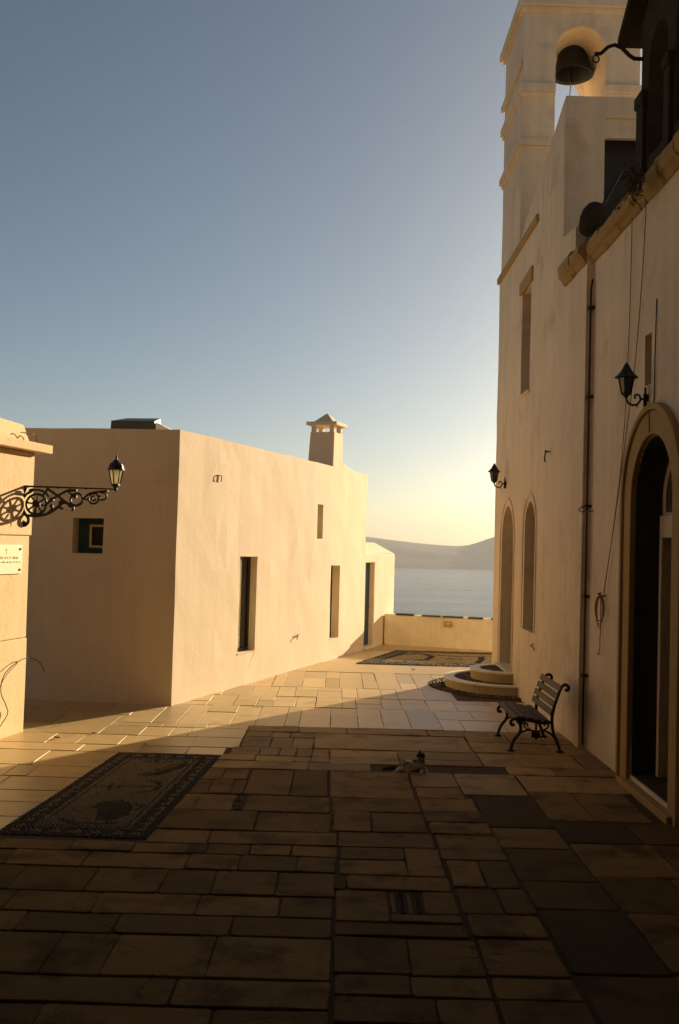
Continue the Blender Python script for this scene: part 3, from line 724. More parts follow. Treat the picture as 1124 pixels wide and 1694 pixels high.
def bracket_lamp():
    A = PF(-.2, .0, 3.12); u = .00149
    t = thing('bracket_lamp', A, 'ornate black wrought iron bracket with street lantern on the pale corner building', 'street lamp')
    def Q(cx, cy, d=0): return (A[0] + (cx - 190) * u, A[1] + d, A[2] - ((cy - 330) - .027 * (cx - 190)) * u)
    def line(pts, r=.011, n=4):
        P = [Vector(Q(*p)) for p in pts]; out = []
        for i in range(len(P) - 1):                           # Catmull-Rom through the traced points
            p0, p1, p2, p3 = P[max(i - 1, 0)], P[i], P[i + 1], P[min(i + 2, len(P) - 1)]
            for k in range(n):
                s = k / n; out.append(0.5 * ((2 * p1) + (p2 - p0) * s + (2 * p0 - 5 * p1 + 4 * p2 - p3) * s * s + (3 * p1 - p0 - 3 * p2 + p3) * s ** 3))
        return [tuple(v) for v in out + [P[-1]]]
    def circ(cx, cy, r, a0=0, a1=360, n=22): return [Q(cx + r * math.cos(R(a0 + (a1 - a0) * i / n)), cy + r * math.sin(R(a0 + (a1 - a0) * i / n))) for i in range(n + 1)]
    b = MB(); p0, p1 = Q(165, 326), Q(985, 353); b.add([(p0[0], p0[1] - .014, p0[2] - .012), (p1[0], p1[1] - .014, p1[2] - .008), (p1[0], p1[1] + .014, p1[2] - .008), (p0[0], p0[1] + .014, p0[2] - .012), (p0[0], p0[1] - .014, p0[2] + .012), (p1[0], p1[1] - .014, p1[2] + .008), (p1[0], p1[1] + .014, p1[2] + .008), (p0[0], p0[1] + .014, p0[2] + .012)],
        [(0, 3, 2, 1), (4, 5, 6, 7), (0, 1, 5, 4), (1, 2, 6, 5), (2, 3, 7, 6), (3, 0, 4, 7)])
    for cx in (225, 480, 575, 720): b.tube([Q(cx, 332 + (cx - 190) * .033, -.016), Q(cx, 332 + (cx - 190) * .033, .016)], .012, 8)
    b.build('arm', 'iron', t)
    s = MB()
    s.tube(line([(205, 335), (186, 400), (180, 480), (198, 550), (232, 590), (236, 630), (210, 660), (182, 652), (184, 630), (204, 628)]), 0.0203)
    s.tube(line([(235, 575), (310, 580), (400, 560), (470, 515), (525, 468), (575, 478), (612, 510), (608, 540)]), 0.0189)
    s.tube(circ(300, 480, 86), 0.0162).tube(circ(300, 480, 122, 130, 330), 0.0149)
    for a in range(0, 360, 45): s.tube([Q(300 + 36 * math.cos(R(a + 10)), 480 + 36 * math.sin(R(a + 10))), Q(300 + 84 * math.cos(R(a + 10)), 480 + 84 * math.sin(R(a + 10)))], 0.0121, 6)
    s.tube(line([(385, 345), (470, 402), (560, 468), (640, 492), (690, 460)]), 0.0162).tube(line([(370, 500), (430, 440), (520, 385), (570, 365), (640, 362)]), 0.0162)
    s.tube(circ(640, 440, 52), 0.0149).tube(circ(785, 432, 44, -150, 190), 0.0135).tube(circ(785, 430, 20, 0, 300), 0.0121)
    s.tube(line([(690, 440), (740, 395), (800, 378), (905, 366)]), 0.0135).tube(line([(835, 378), (885, 390), (890, 430), (850, 445), (830, 425), (845, 405)]), 0.0121)
    s.tube(line([(740, 438), (715, 440), (700, 430)]), 0.0121).tube(line([(560, 365), (600, 400), (625, 412)]), 0.0135)
    s.tube(line([(400, 555), (430, 520), (428, 490), (412, 500)]), 0.0135).tube(line([(470, 515), (500, 505), (528, 525)]), 0.0162).tube(line([(270, 345), (255, 370), (225, 390)]), 0.0135)
    s.tube(line([(390, 350), (365, 390), (340, 410)]), 0.0149)
    s.build('scrollwork', 'iron', t, smooth=True)
    for cx, cy, r in ((300, 478, 38), (430, 440, 22), (625, 415, 20), (512, 468, 24), (590, 490, 22), (205, 645, 22), (430, 495, 18), (250, 365, 20)):
        c = Q(cx, cy); l = MB().add([(c[0] + r * u * math.cos(a) * (1 if k % 2 else .8), c[1] + d, c[2] + r * u * math.sin(a) * (1 if k % 2 else .8)) for d in (-.016, .016) for k, a in [(k, k * math.pi / 6) for k in range(12)]],
              [tuple(range(11, -1, -1)), tuple(range(12, 24))] + [(k, (k + 1) % 12, 12 + (k + 1) % 12, 12 + k) for k in range(12)])
        l.build('rosette', 'iron', t)
    MB().tube([Q(300, 500), Q(298, 625)], .011, 6, True, .003).build('drop_finial', 'iron', t)
    e = Q(968, 352); k = 0.98
    lantern_parts(t, e[0], e[1], e[2] + .05, 1.0 * k * 1.15, 'frosted')
    MB().tube([e, (e[0], e[1], e[2] + .03)], .02, 8).lathe((e[0], e[1], e[2] - .03), [(.003, 0), (.016, .01), (.016, .03), (.004, .04)], 8).build('socket', 'iron', t)
bracket_lamp()

def cable_at(name, label, cat, pts, r=.008, m='cable', n=6):
    P = [Vector(p) for p in pts]; out = []
    for i in range(len(P) - 1):
        p0, p1, p2, p3 = P[max(i - 1, 0)], P[i], P[i + 1], P[min(i + 2, len(P) - 1)]
        for k in range(n):
            s = k / n; out.append(tuple(0.5 * ((2 * p1) + (p2 - p0) * s + (2 * p0 - 5 * p1 + 4 * p2 - p3) * s * s + (3 * p1 - p0 - 3 * p2 + p3) * s ** 3)))
    out.append(tuple(P[-1]))
    o = MB().tube(out, r, 6).build(name, m, loc=pts[0], smooth=True); return tag(o, label, cat)
cable_at('loose_cable', 'black cable curling off the foot of the pale corner building', 'cable',
         [PF(-.70, .03, .10), PF(-.46, .04, .29), PF(-.52, .05, .42), PF(-.64, .05, .60), PF(-.57, .05, .80), PF(-.26, .06, .93), PF(-.04, .08, .94), PF(.0, .20, .88), PF(.0, .27, .76)], .006)
cable_at('bent_wire', 'rusty bent wire on the ledge of the pale corner building', 'wire',
         [PF(-.35, .02, 3.79), PF(-.25, .02, 3.80), PF(-.18, .03, 3.76), PF(-.1, .03, 3.80), PF(0, .04, 3.78), PF(-.02, .05, 3.74), PF(.02, .05, 3.70)], .008, 'rust')

# ------------------------------------------------------------------ church
TX, NX = 3.10, 3.20                                     # outer faces of tower part and nave
def church():
    h = thing('church', (4.5, 12.72, 0), 'tall shaded church with belfry, arched doorway and narrow arched windows', 'church')
    # nave wall with the great doorway
    cuts = [MB().prism(arch(9.45, 10.80, .10, 3.71, 20), 3.0, 3.50, 0),
            MB().box((3.3, 9.60, .1), (3.66, 10.67, 2.66)), MB().prism(arch(9.60, 10.67, 2.93, 3.58, 14), 3.3, 3.60, 0),
            MB().box((3.0, 10.30, 4.26), (3.36, 10.52, 4.80))]
    MB().box((NX, -6, -.1), (12, 12.75, 6.30)).build('nave_wall', 'church_plaster', h, cuts=cuts, bevel=.012, wavy=(.5, .009))
    poly = [(12.72, -.1), (19.85, -.1), (19.85, 7.9), (17.8, 7.98), (14.14, 9.05), (14.14, 6.98), (13.37, 6.89), (13.37, 6.52), (12.72, 6.48)]
    cuts = [MB().prism(arch(17.70, 18.95, .34, 3.28, 18), 2.9, 3.42, 0), MB().prism(arch(15.76, 16.62, 1.18, 3.27, 18), 2.9, 3.40, 0),
            MB().box((2.9, 16.48, 5.15), (3.42, 17.30, 6.95)), MB().box((3.67, 14.0, 7.0), (4.6, 14.8, 8.74))]
    MB().prism(poly, TX, 5.25, 0).build('tower_wall', 'church_plaster', h, cuts=cuts, bevel=.016, wavy=(.45, .010))
    MB().box((5.26, 12.76, -.1), (12, 19.8, 6.6)).build('aisle_wall', 'church_plaster', h)
    MB().box((3.672, 14.18, 8.46), (4.6, 14.26, 8.735)).build('roof_door_lintel', 'church_plaster', h)
    MB().box((3.675, 14.5, 6.99), (4.59, 14.55, 8.73)).build('roof_door', 'door_wood', h)
    MB().box((TX - .05, 15.95, 7.80), (TX + .02, 19.92, 7.93)).build('string_course', 'ochre', h, bevel=.015)
    # belfry
    op = lambda: MB().prism([(3.71, 9.3), (4.62, 9.3)] + [(4.165 + .455 * math.cos(math.pi * i / 18), 11.57 + .455 * math.sin(math.pi * i / 18)) for i in range(19)], 17.0, 21, 1)
    bf = MB().box((TX + .02, 17.82, 7.86), (5.25, 19.83, 12.34)).build('belfry', 'church_plaster', h, cuts=[op()], bevel=.014, wavy=(.45, .008))
    for z0, z1, e in ((9.72, 9.80, .035), (9.80, 9.93, .075), (10.72, 10.80, .035), (10.80, 10.95, .07), (12.28, 12.36, .05), (12.36, 12.50, .11)):
        MB().box((TX + .02 - e, 17.82 - e, z0), (5.25 + e, 19.83 + e, z1)).build('moulding', 'church_plaster', bf, cuts=[op()] if z0 < 12 else None, bevel=.012)
    for z in (11.3,):
        MB().box((TX - .05, 17.9, z), (TX + .02, 19.9, z + .12)).build('moulding', 'church_plaster', bf, bevel=.01)
    MB().prism([(3.2, 12.522), (4.93, 12.522), (4.93, 13.1), (4.06, 13.7), (3.2, 13.1)], 17.95, 19.7, 1).build('pediment', 'church_plaster', bf, bevel=.012)
    # arched windows: raised band, sill, dark filling
    for y0, y1, z0, zt, nm in ((17.70, 18.95, .34, 3.28, 'side_door'), (15.76, 16.62, 1.18, 3.27, 'arched_window')):
        f = MB().prism(arch(y0 + .004, y1 - .004, z0 + .004, zt - .004, 16), 3.385, 3.398, 0).build(nm, 'door_wood', h)
        MB().band(arch_line(y0, y1, z0, zt, .10), arch_line(y0, y1, z0, zt, .15), TX - .018, TX + .01, 0).build('hood_mould', 'church_plaster', f)
        if nm == 'side_door': MB().box((3.0, y0 - .12, .30), (3.38, y1 + .1, .345)).build('threshold', 'marble', f, bevel=.006)
    lw = MB().box((3.39, 16.485, 5.155), (3.41, 17.295, 6.945)).build('tall_window', 'door_wood', h)
    MB().prism([(16.36, 6.952), (17.42, 6.952), (17.44, 7.16), (16.34, 7.20)], 3.065, 3.13, 0).build('window_hood', 'ochre', lw, bevel=.012)
    MB().box((3.055, 16.40, 5.10), (3.39, 17.36, 5.148)).build('window_sill', 'church_plaster', lw, bevel=.008)
    # great doorway
    d = MB().band(arch_line(9.45, 10.80, .0, 3.71, .0, 26), arch_line(9.45, 10.80, .0, 3.71, .24, 26), NX - .045, NX + .02, 0).build('door_surround', 'ochre', h, bevel=.008)
    MB().band(arch_line(9.45, 10.80, .0, 3.71, .245, 26), arch_line(9.45, 10.80, .0, 3.71, .31, 26), NX - .075, NX + .02, 0).build('outer_mould', 'ochre', d, bevel=.012)
    MB().band(arch_line(9.46, 10.79, .1, 3.70, -.012, 26), arch_line(9.46, 10.79, .1, 3.70, .006, 26), NX + .015, 3.505, 0).build('jamb_lining', 'door_wood', d)
    MB().box((3.10, 9.3, -.05), (3.49, 10.96, .06)).build('threshold', 'ochre', d, bevel=.012)
    MB().box((3.22, 9.47, .09), (3.6, 10.78, .112)).build('door_floor', 'slab_dark', d)
    dl = MB().box((3.60, 9.605, .1), (3.655, 10.665, 2.655)).build('door', 'door_wood', h, bevel=.004)
    for a in range(3):
        for z0, z1 in ((.3, 1.15), (1.35, 2.45)):
            MB().box((3.585, 9.66 + a * .34, z0), (3.602, 9.92 + a * .34, z1)).build('door_panel', 'door_wood', dl, bevel=.006)
    MB().band([(9.60, .1), (9.60, 2.66), (10.67, 2.66), (10.67, .1)], [(9.52, .1), (9.52, 2.9), (10.75, 2.9), (10.75, .1)], 3.46, 3.515, 0).build('door_frame', 'church_plaster', dl, bevel=.008)
    tr = MB().prism(arch(9.605, 10.665, 2.935, 3.575, 14), 3.585, 3.598, 0).build('fanlight', 'glass', h)
    g = MB()
    for k in range(-9, 10):
        for s in (-1, 1):
            y0 = 10.135 + k * .1; a, b = (y0 - .33 * s, 2.94), (y0 + .33 * s, 3.6); P = []
            for i in range(13):
                y = a[0] + (b[0] - a[0]) * i / 12; z = a[1] + (b[1] - a[1]) * i / 12
                if 9.62 < y < 10.65 and math.hypot(y - 10.135, max(0, z - 3.04)) < .52: P.append((3.56, y, z))
            if len(P) > 1: g.tube([P[0], P[-1]], .008, 5)
    g.build('grille', 'iron', tr)
    MB().box((3.34, 10.305, 4.265), (3.355, 10.515, 4.795)).build('slot_window', 'glass', h)
    # weathered cornice, stone by stone
    y = 13.9
    r2 = random.Random(11)
    while y > 1.0:
        l = r2.uniform(.5, .85); x = TX if y - l > 12.72 else NX; y0 = y - l
        if y > 12.72 > y0: y0 = 12.73; l = y - y0; x = TX
        e, dz = r2.uniform(.10, .14), r2.uniform(-.02, .02)
        prof = [(x + .05, 6.20), (x - .03, 6.21), (x - .06, 6.28), (x - e + .02, 6.30), (x - e, 6.34), (x - e - .01, 6.44 + dz), (x - e + .05, 6.49 + dz), (x + .4, 6.56 + dz), (x + .4, 6.3)]
        c = MB().prism(prof, 0, 1, 1)
        # map the unit length to the stone, ends a little uneven
        c.v = [Vector((p.x + r2.uniform(-.012, .012), (y0 + .004) if p.y < .5 else (y - .004), p.z + r2.uniform(-.012, .012))) for p in c.v]
        c.build('cornice_stone', 'weathered', h, bevel=.014)
        y = y0 if y0 != 12.73 else 12.71
    # gabled bellcote over the doorway
    cuts = [MB().prism(arch(10.06, 10.68, 6.78, 8.12, 12), 3.0, 4.5, 0), MB().prism(arch(9.18, 9.80, 6.78, 8.12, 12), 3.0, 4.5, 0)]
    bc = MB().prism([(8.9, 6.31), (10.95, 6.31), (10.95, 8.42), (9.93, 9.05), (8.9, 8.42)], 3.24, 3.95, 0).build('bellcote', 'dark_tuff', h, cuts=cuts, bevel=.012)
    for s in (-1, 1):
        e0, e1 = (9.93, 9.16), (9.93 + s * 1.38, 8.30)
        MB().prism([e0, e1, (e1[0], e1[1] + .11), (e0[0], e0[1] + .12)], 3.06, 4.12, 0).build('bellcote_roof', 'dark_tuff', bc, bevel=.012)
    for ya, yb in ((10.68, 11.0), (9.80, 10.06), (8.86, 9.18)):
        MB().box((3.17, ya + .03, 7.42), (3.30, yb - .0, 7.56)).build('capital', 'dark_tuff', bc, bevel=.02)
        MB().box((3.19, ya + .05, 6.52), (3.26, yb - .03, 7.42)).build('pilaster', 'dark_tuff', bc, bevel=.012)
    # rainwater pipe in the angle, with straps
    p = MB().tube([(3.145, 12.655, .05), (3.145, 12.655, 5.85), (3.17, 12.67, 5.98)], .013, 8).build('rain_pipe', 'iron', h, smooth=True)
    for z in (.9, 1.9, 3.05, 4.45, 5.6):
        MB().tube([(3.145, 12.655, z), (3.145, 12.655, z + .03)], .024, 8).box((3.12, 12.64, z + .005), (3.2, 12.72, z + .035)).build('pipe_strap', 'iron', p)
church()

# unseen blocks added behind and left of the camera to shade the near paving
def lane_blockers():
    h = thing('passage_blocker', (-1, -1, 0), 'added unseen dark block over the lane behind the viewpoint, shading the paving', 'house')
    MB().box((-9.5, -9, 5.0), (3.19, 3.9, 15)).build('upper_blocker', 'blocker_stone', h)
    MB().box((-9.5, 3.9, 7.0), (3.19, 6.4, 15)).build('overhead_blocker', 'blocker_stone', h)  # added overhead to cut sky light on the foreground
    MB().box((-9.5, -9, -.1), (-3.6, 3.9, 4.998)).build('side_blocker', 'blocker_stone', h)
    MB().box((-3.6, -9, -.1), (3.19, -8.5, 4.998)).build('back_blocker', 'blocker_stone', h)
    k = thing('lane_blocker', (-6, 5, 0), 'added unseen dark block left of the lane, shading the near paving', 'house')
    MB().box((-9.5, 3.92, -.1), (-3.9, 8.6, 12.0)).build('wall', 'blocker_stone', k)
lane_blockers()

# bell, ropes and rooftop things
def bell():
    c = (4.22, 18.75, 11.56)
    t = thing('church_bell', c, 'dark bronze bell hanging in the belfry arch of the church', 'bell')
    MB().lathe(c, [(.02, .55), (.17, .52), (.22, .40), (.26, .2), (.33, .03), (.39, 0), (.40, .03), (.36, .10), (.315, .22), (.285, .38), (.27, .50), (.245, .58), (.16, .63), (.05, .65)], 28).build('bell_body', 'iron', t, smooth=True)
    MB().prism([(c[0] - .40, c[2] + .46), (c[0] + .40, c[2] + .46)] + [(c[0] + .40 * math.cos(math.pi * i / 12), c[2] + .50 + .28 * math.sin(math.pi * i / 12)) for i in range(13)], c[1] - .17, c[1] - .02, 1).build('yoke', 'iron', t, bevel=.015)
    MB().tube([(c[0] - .02, c[1], c[2] + .3), (c[0] - .02, c[1], c[2] - .08)], .018).lathe((c[0] - .02, c[1], c[2] - .16), [(.005, 0), (.035, .03), (.035, .06), (.01, .1)], 10).build('clapper', 'iron', t)
    MB().tube([(c[0] - .02, c[1], c[2] - .1), (c[0] - .05, c[1] - .02, c[2] - .5), (c[0] - .10, c[1] - .05, c[2] - .9)], .009).build('clapper_cord', 'rope', t)
bell()
cable_at('bell_rope', 'left of the two thin bell ropes running down to the tied coil by the doorway', 'rope',
         [(3.12, 10.95, 6.5), (3.17, 10.98, 6.2), (3.175, 11.06, 4.6), (3.175, 11.28, 3.4), (3.17, 11.86, 2.0)], .0055, 'rope', 8)['group'] = 'bell ropes on the church wall'
cable_at('bell_rope', 'right of the two thin bell ropes, passing behind the near wall lamp', 'rope',
         [(3.10, 10.45, 6.5), (3.165, 10.46, 6.15), (3.17, 10.7, 4.8), (3.17, 11.06, 3.8), (3.165, 11.40, 2.95), (3.165, 11.86, 2.0)], .0055, 'rope', 8)['group'] = 'bell ropes on the church wall'
def rope_coil():
    t = thing('rope_coil', (3.17, 11.9, 1.9), 'tied loop of rope hanging from a hook between the pipe and the doorway', 'rope')
    MB().tube([(3.21, 11.9, 1.97), (3.13, 11.9, 1.97), (3.13, 11.9, 2.0)], .009).build('hook', 'iron', t)
    k = MB(); c = (3.155, 11.9, 1.97)
    for j, (w_, l) in enumerate(((.05, .34), (.035, .38), (.06, .30))):
        k.tube([(c[0] - .03 - w_ * math.sin(a) * .8, c[1] + w_ * math.sin(a) * .5 - .03, c[2] - l / 2 + l / 2 * math.cos(a)) for a in [i * 2 * math.pi / 22 for i in range(23)]], .006, 6)
    k.build('loop', 'rope', t, smooth=True)
    MB().tube([(3.15, 11.84, 1.96), (3.13, 11.97, 1.99), (3.13, 11.88, 2.0), (3.14, 11.93, 1.94)], .014, 7).build('knot', 'rope', t, smooth=True)
    MB().tube([(3.16, 11.96, 1.95), (3.165, 11.97, 1.6), (3.165, 11.99, 1.42), (3.16, 11.96, 1.37), (3.165, 12.0, 1.30), (3.16, 12.06, 1.25), (3.165, 11.96, 1.27)], .006, 6).build('tail_end', 'rope', t, smooth=True)
rope_coil()
cable_at('wall_nail', 'small bent iron hook midway up the shaded tower wall', 'hook', [(3.12, 14.75, 3.95), (3.03, 14.75, 3.96), (3.02, 14.66, 3.95), (3.03, 14.78, 3.86), (3.04, 14.78, 3.80)], .012, 'iron')
cable_at('cable_stub', 'short dark cable end curling out by the rain pipe', 'cable', [(3.16, 12.74, 3.1), (3.06, 12.70, 3.03), (3.05, 12.55, 2.99), (3.12, 12.25, 2.99)], .008)
cable_at('cable_stub', 'short dark cable end below the arched church window', 'cable', [(3.11, 15.7, 1.03), (3.06, 15.7, .98), (3.06, 15.6, .99), (3.08, 15.5, .93)], .008)
cable_at('wall_cable', 'thin vertical cable beside the slot window above the doorway', 'cable', [(3.19, 10.12, 5.1), (3.185, 10.13, 4.5), (3.185, 10.14, 4.06), (3.14, 10.14, 4.0), (3.14, 10.13, 3.72)], .006)

def roof_arm():
    t = thing('pulley_arm', (3.24, 10.9, 8.0), 'curved black iron arm with ring reaching out from the gabled bellcote', 'bracket')
    MB().tube([(3.26, 10.9, 7.98), (3.14, 10.9, 7.98), (3.08, 10.9, 8.02), (3.0, 10.9, 8.10), (2.92, 10.9, 8.13), (2.84, 10.9, 8.10), (2.77, 10.9, 8.03), (2.70, 10.9, 8.02)], .022, 8).build('arm', 'iron', t, smooth=True)
    MB().tube([(2.715 + .035 * math.cos(a), 10.9, 7.965 + .04 * math.sin(a)) for a in [i * 2 * math.pi / 16 for i in range(17)]], .009, 6).build('ring', 'iron', t, smooth=True)
roof_arm()
def floodlight():
    t = thing('rooftop_floodlight', (3.27, 13.05, 6.6), 'dark round-backed floodlight with slanting stay on the church roof edge', 'lamp')
    k = MB()
    k.lathe((3.27, 13.05, 6.72), [(.10, -.06), (.19, 0), (.205, .08), (.19, .20), (.15, .30), (.09, .37), (.02, .40)], 18)
    k.build('housing', 'dark_tuff', t, smooth=True)
    MB().tube([(3.34, 13.05, 7.0), (3.62, 13.1, 7.55)], .024).build('stay', 'iron', t)
    MB().box((3.2, 12.95, 6.49), (3.9, 13.3, 6.68)).build('base', 'door_wood', t, bevel=.02)
floodlight()
def cornice_plant():
    t = thing('wall_plant', (3.02, 10.15, 6.25), 'dry tufted plant sprouting from the church cornice', 'plant')
    r2 = random.Random(5); k, lv = MB(), MB()
    for i in range(26):
        a = (3.02, 10.15 + r2.uniform(-.14, .14), 6.30); d = Vector((r2.uniform(-.22, .0), r2.uniform(-.3, .3), r2.uniform(-.28, .16)))
        P = [a, tuple(Vector(a) + d * .5 + Vector((0, 0, .03))), tuple(Vector(a) + d)]; k.tube(P, .004, 4, True, .002)
        for s in range(12):
            p = Vector(a) + d * r2.uniform(.2, 1.0) + Vector((r2.uniform(-.04, .04), r2.uniform(-.04, .04), r2.uniform(-.03, .04)))
            u = Vector((r2.uniform(-1, 1), r2.uniform(-1, 1), r2.uniform(-1, 1))).normalized() * .022; v = u.cross(Vector((r2.uniform(-1, 1), .3, 1))).normalized() * .009
            lv.add([tuple(p - u), tuple(p + v), tuple(p + u), tuple(p - v)], [(0, 1, 2, 3)])
    k.build('stems', 'twig', t); lv.build('leaves', 'leaf', t)
cornice_plant()

def wall_lamp():
    x, y, z = NX, 10.39, 4.10; u = .000753
    t = thing('wall_lamp', (x, y, z), 'black scrolled wall lantern above the arched church doorway', 'wall lamp', 'wall lanterns on the church')
    Q = lambda cx, cy: (x - .03 + (cx - 670) * u, y, z + (1006 - cy) * u)
    MB().tube([Q(672, 840), Q(672, 930)], .012, 8).tube([Q(672, 930), Q(672, 1110)], .022, 8).box((x - .03, y - .02, z - .02), (x + .01, y + .02, z + .05)).build('back_plate', 'iron', t)
    P = [Q(*p) for p in ((405, 975), (412, 1020), (440, 1065), (500, 1092), (560, 1080), (600, 1030), (606, 985), (590, 950), (555, 938), (525, 955), (525, 985), (545, 985))]
    MB().tube(P, .012, 8).tube([Q(606, 1000), Q(665, 1000)], .012).tube([Q(560, 1080), Q(560, 1125)], .006).build('scroll_arm', 'iron', t, smooth=True)
    b = Q(405, 940); k = 1.0
    MB().lathe((b[0], y, b[2]), [(.118, .172), (.125, .178), (.095, .20), (.062, .24), (.04, .28), (.022, .315), (.008, .328), (.002, .34)], 12).build('lantern_roof', 'iron', t)
    f = MB().lathe((b[0], y, b[2]), [(.012, -.04), (.022, -.03), (.03, -.018), (.055, .0), (.055, .012)], 6)
    for j in range(6):
        c, s = math.cos(j * math.pi / 3), math.sin(j * math.pi / 3); f.tube([(b[0] + .053 * c, y + .053 * s, b[2] + .01), (b[0] + .082 * c, y + .082 * s, b[2] + .175)], .006, 5)
    f.build('lantern_frame', 'iron', t)
    MB().lathe((b[0], y, b[2]), [(.049, .012), (.077, .172)], 6).build('lantern_pane', 'glass', t)
    c = copy_tree(t, (TX, 18.56, 3.70))
    c['label'] = 'black scrolled wall lantern on the tower, over the far arched opening'
wall_lamp()

# rounded steps below the side door
def steps():
    cx, cy = TX + .005, 18.1
    t = thing('round_steps', (TX, cy, 0), 'two rounded marble-edged steps below the arched side door', 'steps')
    def half(r, n=26): return [(cx + r * math.cos(math.pi / 2 + math.pi * i / n), cy + r * 1.06 * math.sin(math.pi / 2 + math.pi * i / n)) for i in range(n + 1)]
    for r, z0, z1 in ((1.12, -.03, .17), (.66, .10, .335)):
        s = MB().prism(half(r - .012), z0, z1 - .035, 2).build('riser', 'step_side', t, bevel=.006)
        MB().band(half(r - .17), half(r + .012), z1 - .034, z1, 2).build('rim', 'marble', s, bevel=.008)
        pts = []; y = cy - r
        while y < cy + r:
            x = cx - r
            while x < cx - .01:
                d = math.hypot(x - cx, (y - cy) / 1.06)
                if d < r - .19 and (r < 1 or d > .62): pts.append((x + rnd.uniform(-.01, .01), y + rnd.uniform(-.01, .01), z1 - .028, rnd.choice([DARK, DARK, MID])))
                x += .045
            y += .042
        pebbles('tread_pebbles', pts, t, .046)
    pts = []
    for i in range(34):
        a = math.pi / 2 + math.pi * i / 33
        for k in range(6):
            r = 1.15 + k * .045; pts.append((cx + r * math.cos(a + rnd.uniform(-.02, .02)), cy + r * 1.06 * math.sin(a + rnd.uniform(-.02, .02)), -.002, DARK if k in (0, 5) or rnd.random() < .45 else MID))
    pebbles('apron_pebbles', pts, t, .055)
    MB().band(half(1.10), half(1.42), -.03, .004, 2).build('apron', 'grout', t)
steps()

# bench
def bench():
    y0, y1 = 12.38, 13.36
    t = thing('bench', (2.45, 12.87, 0), 'wooden slatted bench with black cast iron scroll legs against the church wall', 'bench')
    def spl(P, n=5):
        P = [Vector(p) for p in P]; out = []
        for i in range(len(P) - 1):
            p0, p1, p2, p3 = P[max(i - 1, 0)], P[i], P[i + 1], P[min(i + 2, len(P) - 1)]
            for k in range(n):
                s = k / n; out.append(0.5 * ((2 * p1) + (p2 - p0) * s + (2 * p0 - 5 * p1 + 4 * p2 - p3) * s * s + (3 * p1 - p0 - 3 * p2 + p3) * s ** 3))
        return out + [P[-1]]
    for y in (y0, y1):
        e = MB(); tb = lambda P, r=.017, n=5: e.tube([(p.x, y, p.y) for p in spl(P, n)], r, 7)
        tb([(2.19, .012), (2.20, .06), (2.235, .15), (2.29, .22), (2.31, .30), (2.27, .385), (2.22, .40), (2.185, .365), (2.20, .325), (2.235, .335)], .020)
        tb([(2.80, .012), (2.785, .07), (2.745, .17), (2.71, .26), (2.695, .40), (2.71, .52), (2.74, .63), (2.775, .73), (2.81, .81), (2.86, .835), (2.895, .80), (2.88, .765), (2.85, .775)], .020)
        tb([(2.27, .385), (2.36, .392), (2.46, .375), (2.57, .358), (2.68, .37), (2.70, .41)], .018)
        tb([(2.23, .14), (2.31, .235), (2.42, .265), (2.50, .25), (2.58, .265), (2.68, .23), (2.765, .13)], .013)
        tb([(2.42, .265), (2.36, .30), (2.35, .34), (2.385, .35), (2.40, .32)], .011); tb([(2.58, .265), (2.64, .30), (2.65, .34), (2.615, .35), (2.60, .32)], .011)
        tb([(2.50, .25), (2.50, .365)], .014)
        c = Vector((2.50, .21)); e.add([(c.x + r * math.cos(a), y + d, c.y + r * .8 * math.sin(a)) for d in (-.012, .012) for a, r in [(k * math.pi / 6, .075 if k % 2 else .05) for k in range(12)]],
               [tuple(range(11, -1, -1)), tuple(range(12, 24))] + [(k, (k + 1) % 12, 12 + (k + 1) % 12, 12 + k) for k in range(12)])
        for x in (2.19, 2.80): e.box((x - .04, y - .03, 0.002), (x + .04, y + .03, .022))
        e.build('leg_frame', 'iron', t, smooth=True)
    def slat(c, w_, th, ang, name):
        u, v = Vector((math.cos(ang), math.sin(ang))), Vector((-math.sin(ang), math.cos(ang)))
        q = [c + u * a * w_ / 2 + v * b * th / 2 for a, b in ((-1, -1), (1, -1), (1, 1), (-1, 1))]
        o = MB().prism([(p.x, p.y) for p in q], y0 - .09, y1 + .12, 1)
        o.build(name, 'wood', t, bevel=.006)
    for x, z, a in ((2.235, .425, .25), (2.325, .432, .02), (2.42, .418, -.12), (2.515, .40, -.12), (2.61, .395, .05)): slat(Vector((x, z)), .072, .026, a, 'seat_slat')
    for x, z in ((2.672, .50), (2.70, .60), (2.737, .70), (2.775, .795)): slat(Vector((x, z)), .078, .024, 1.24, 'back_slat')
    MB().tube([(2.5, y0, .21), (2.5, y1, .21)], .010).build('tie_rod', 'iron', t)
bench()

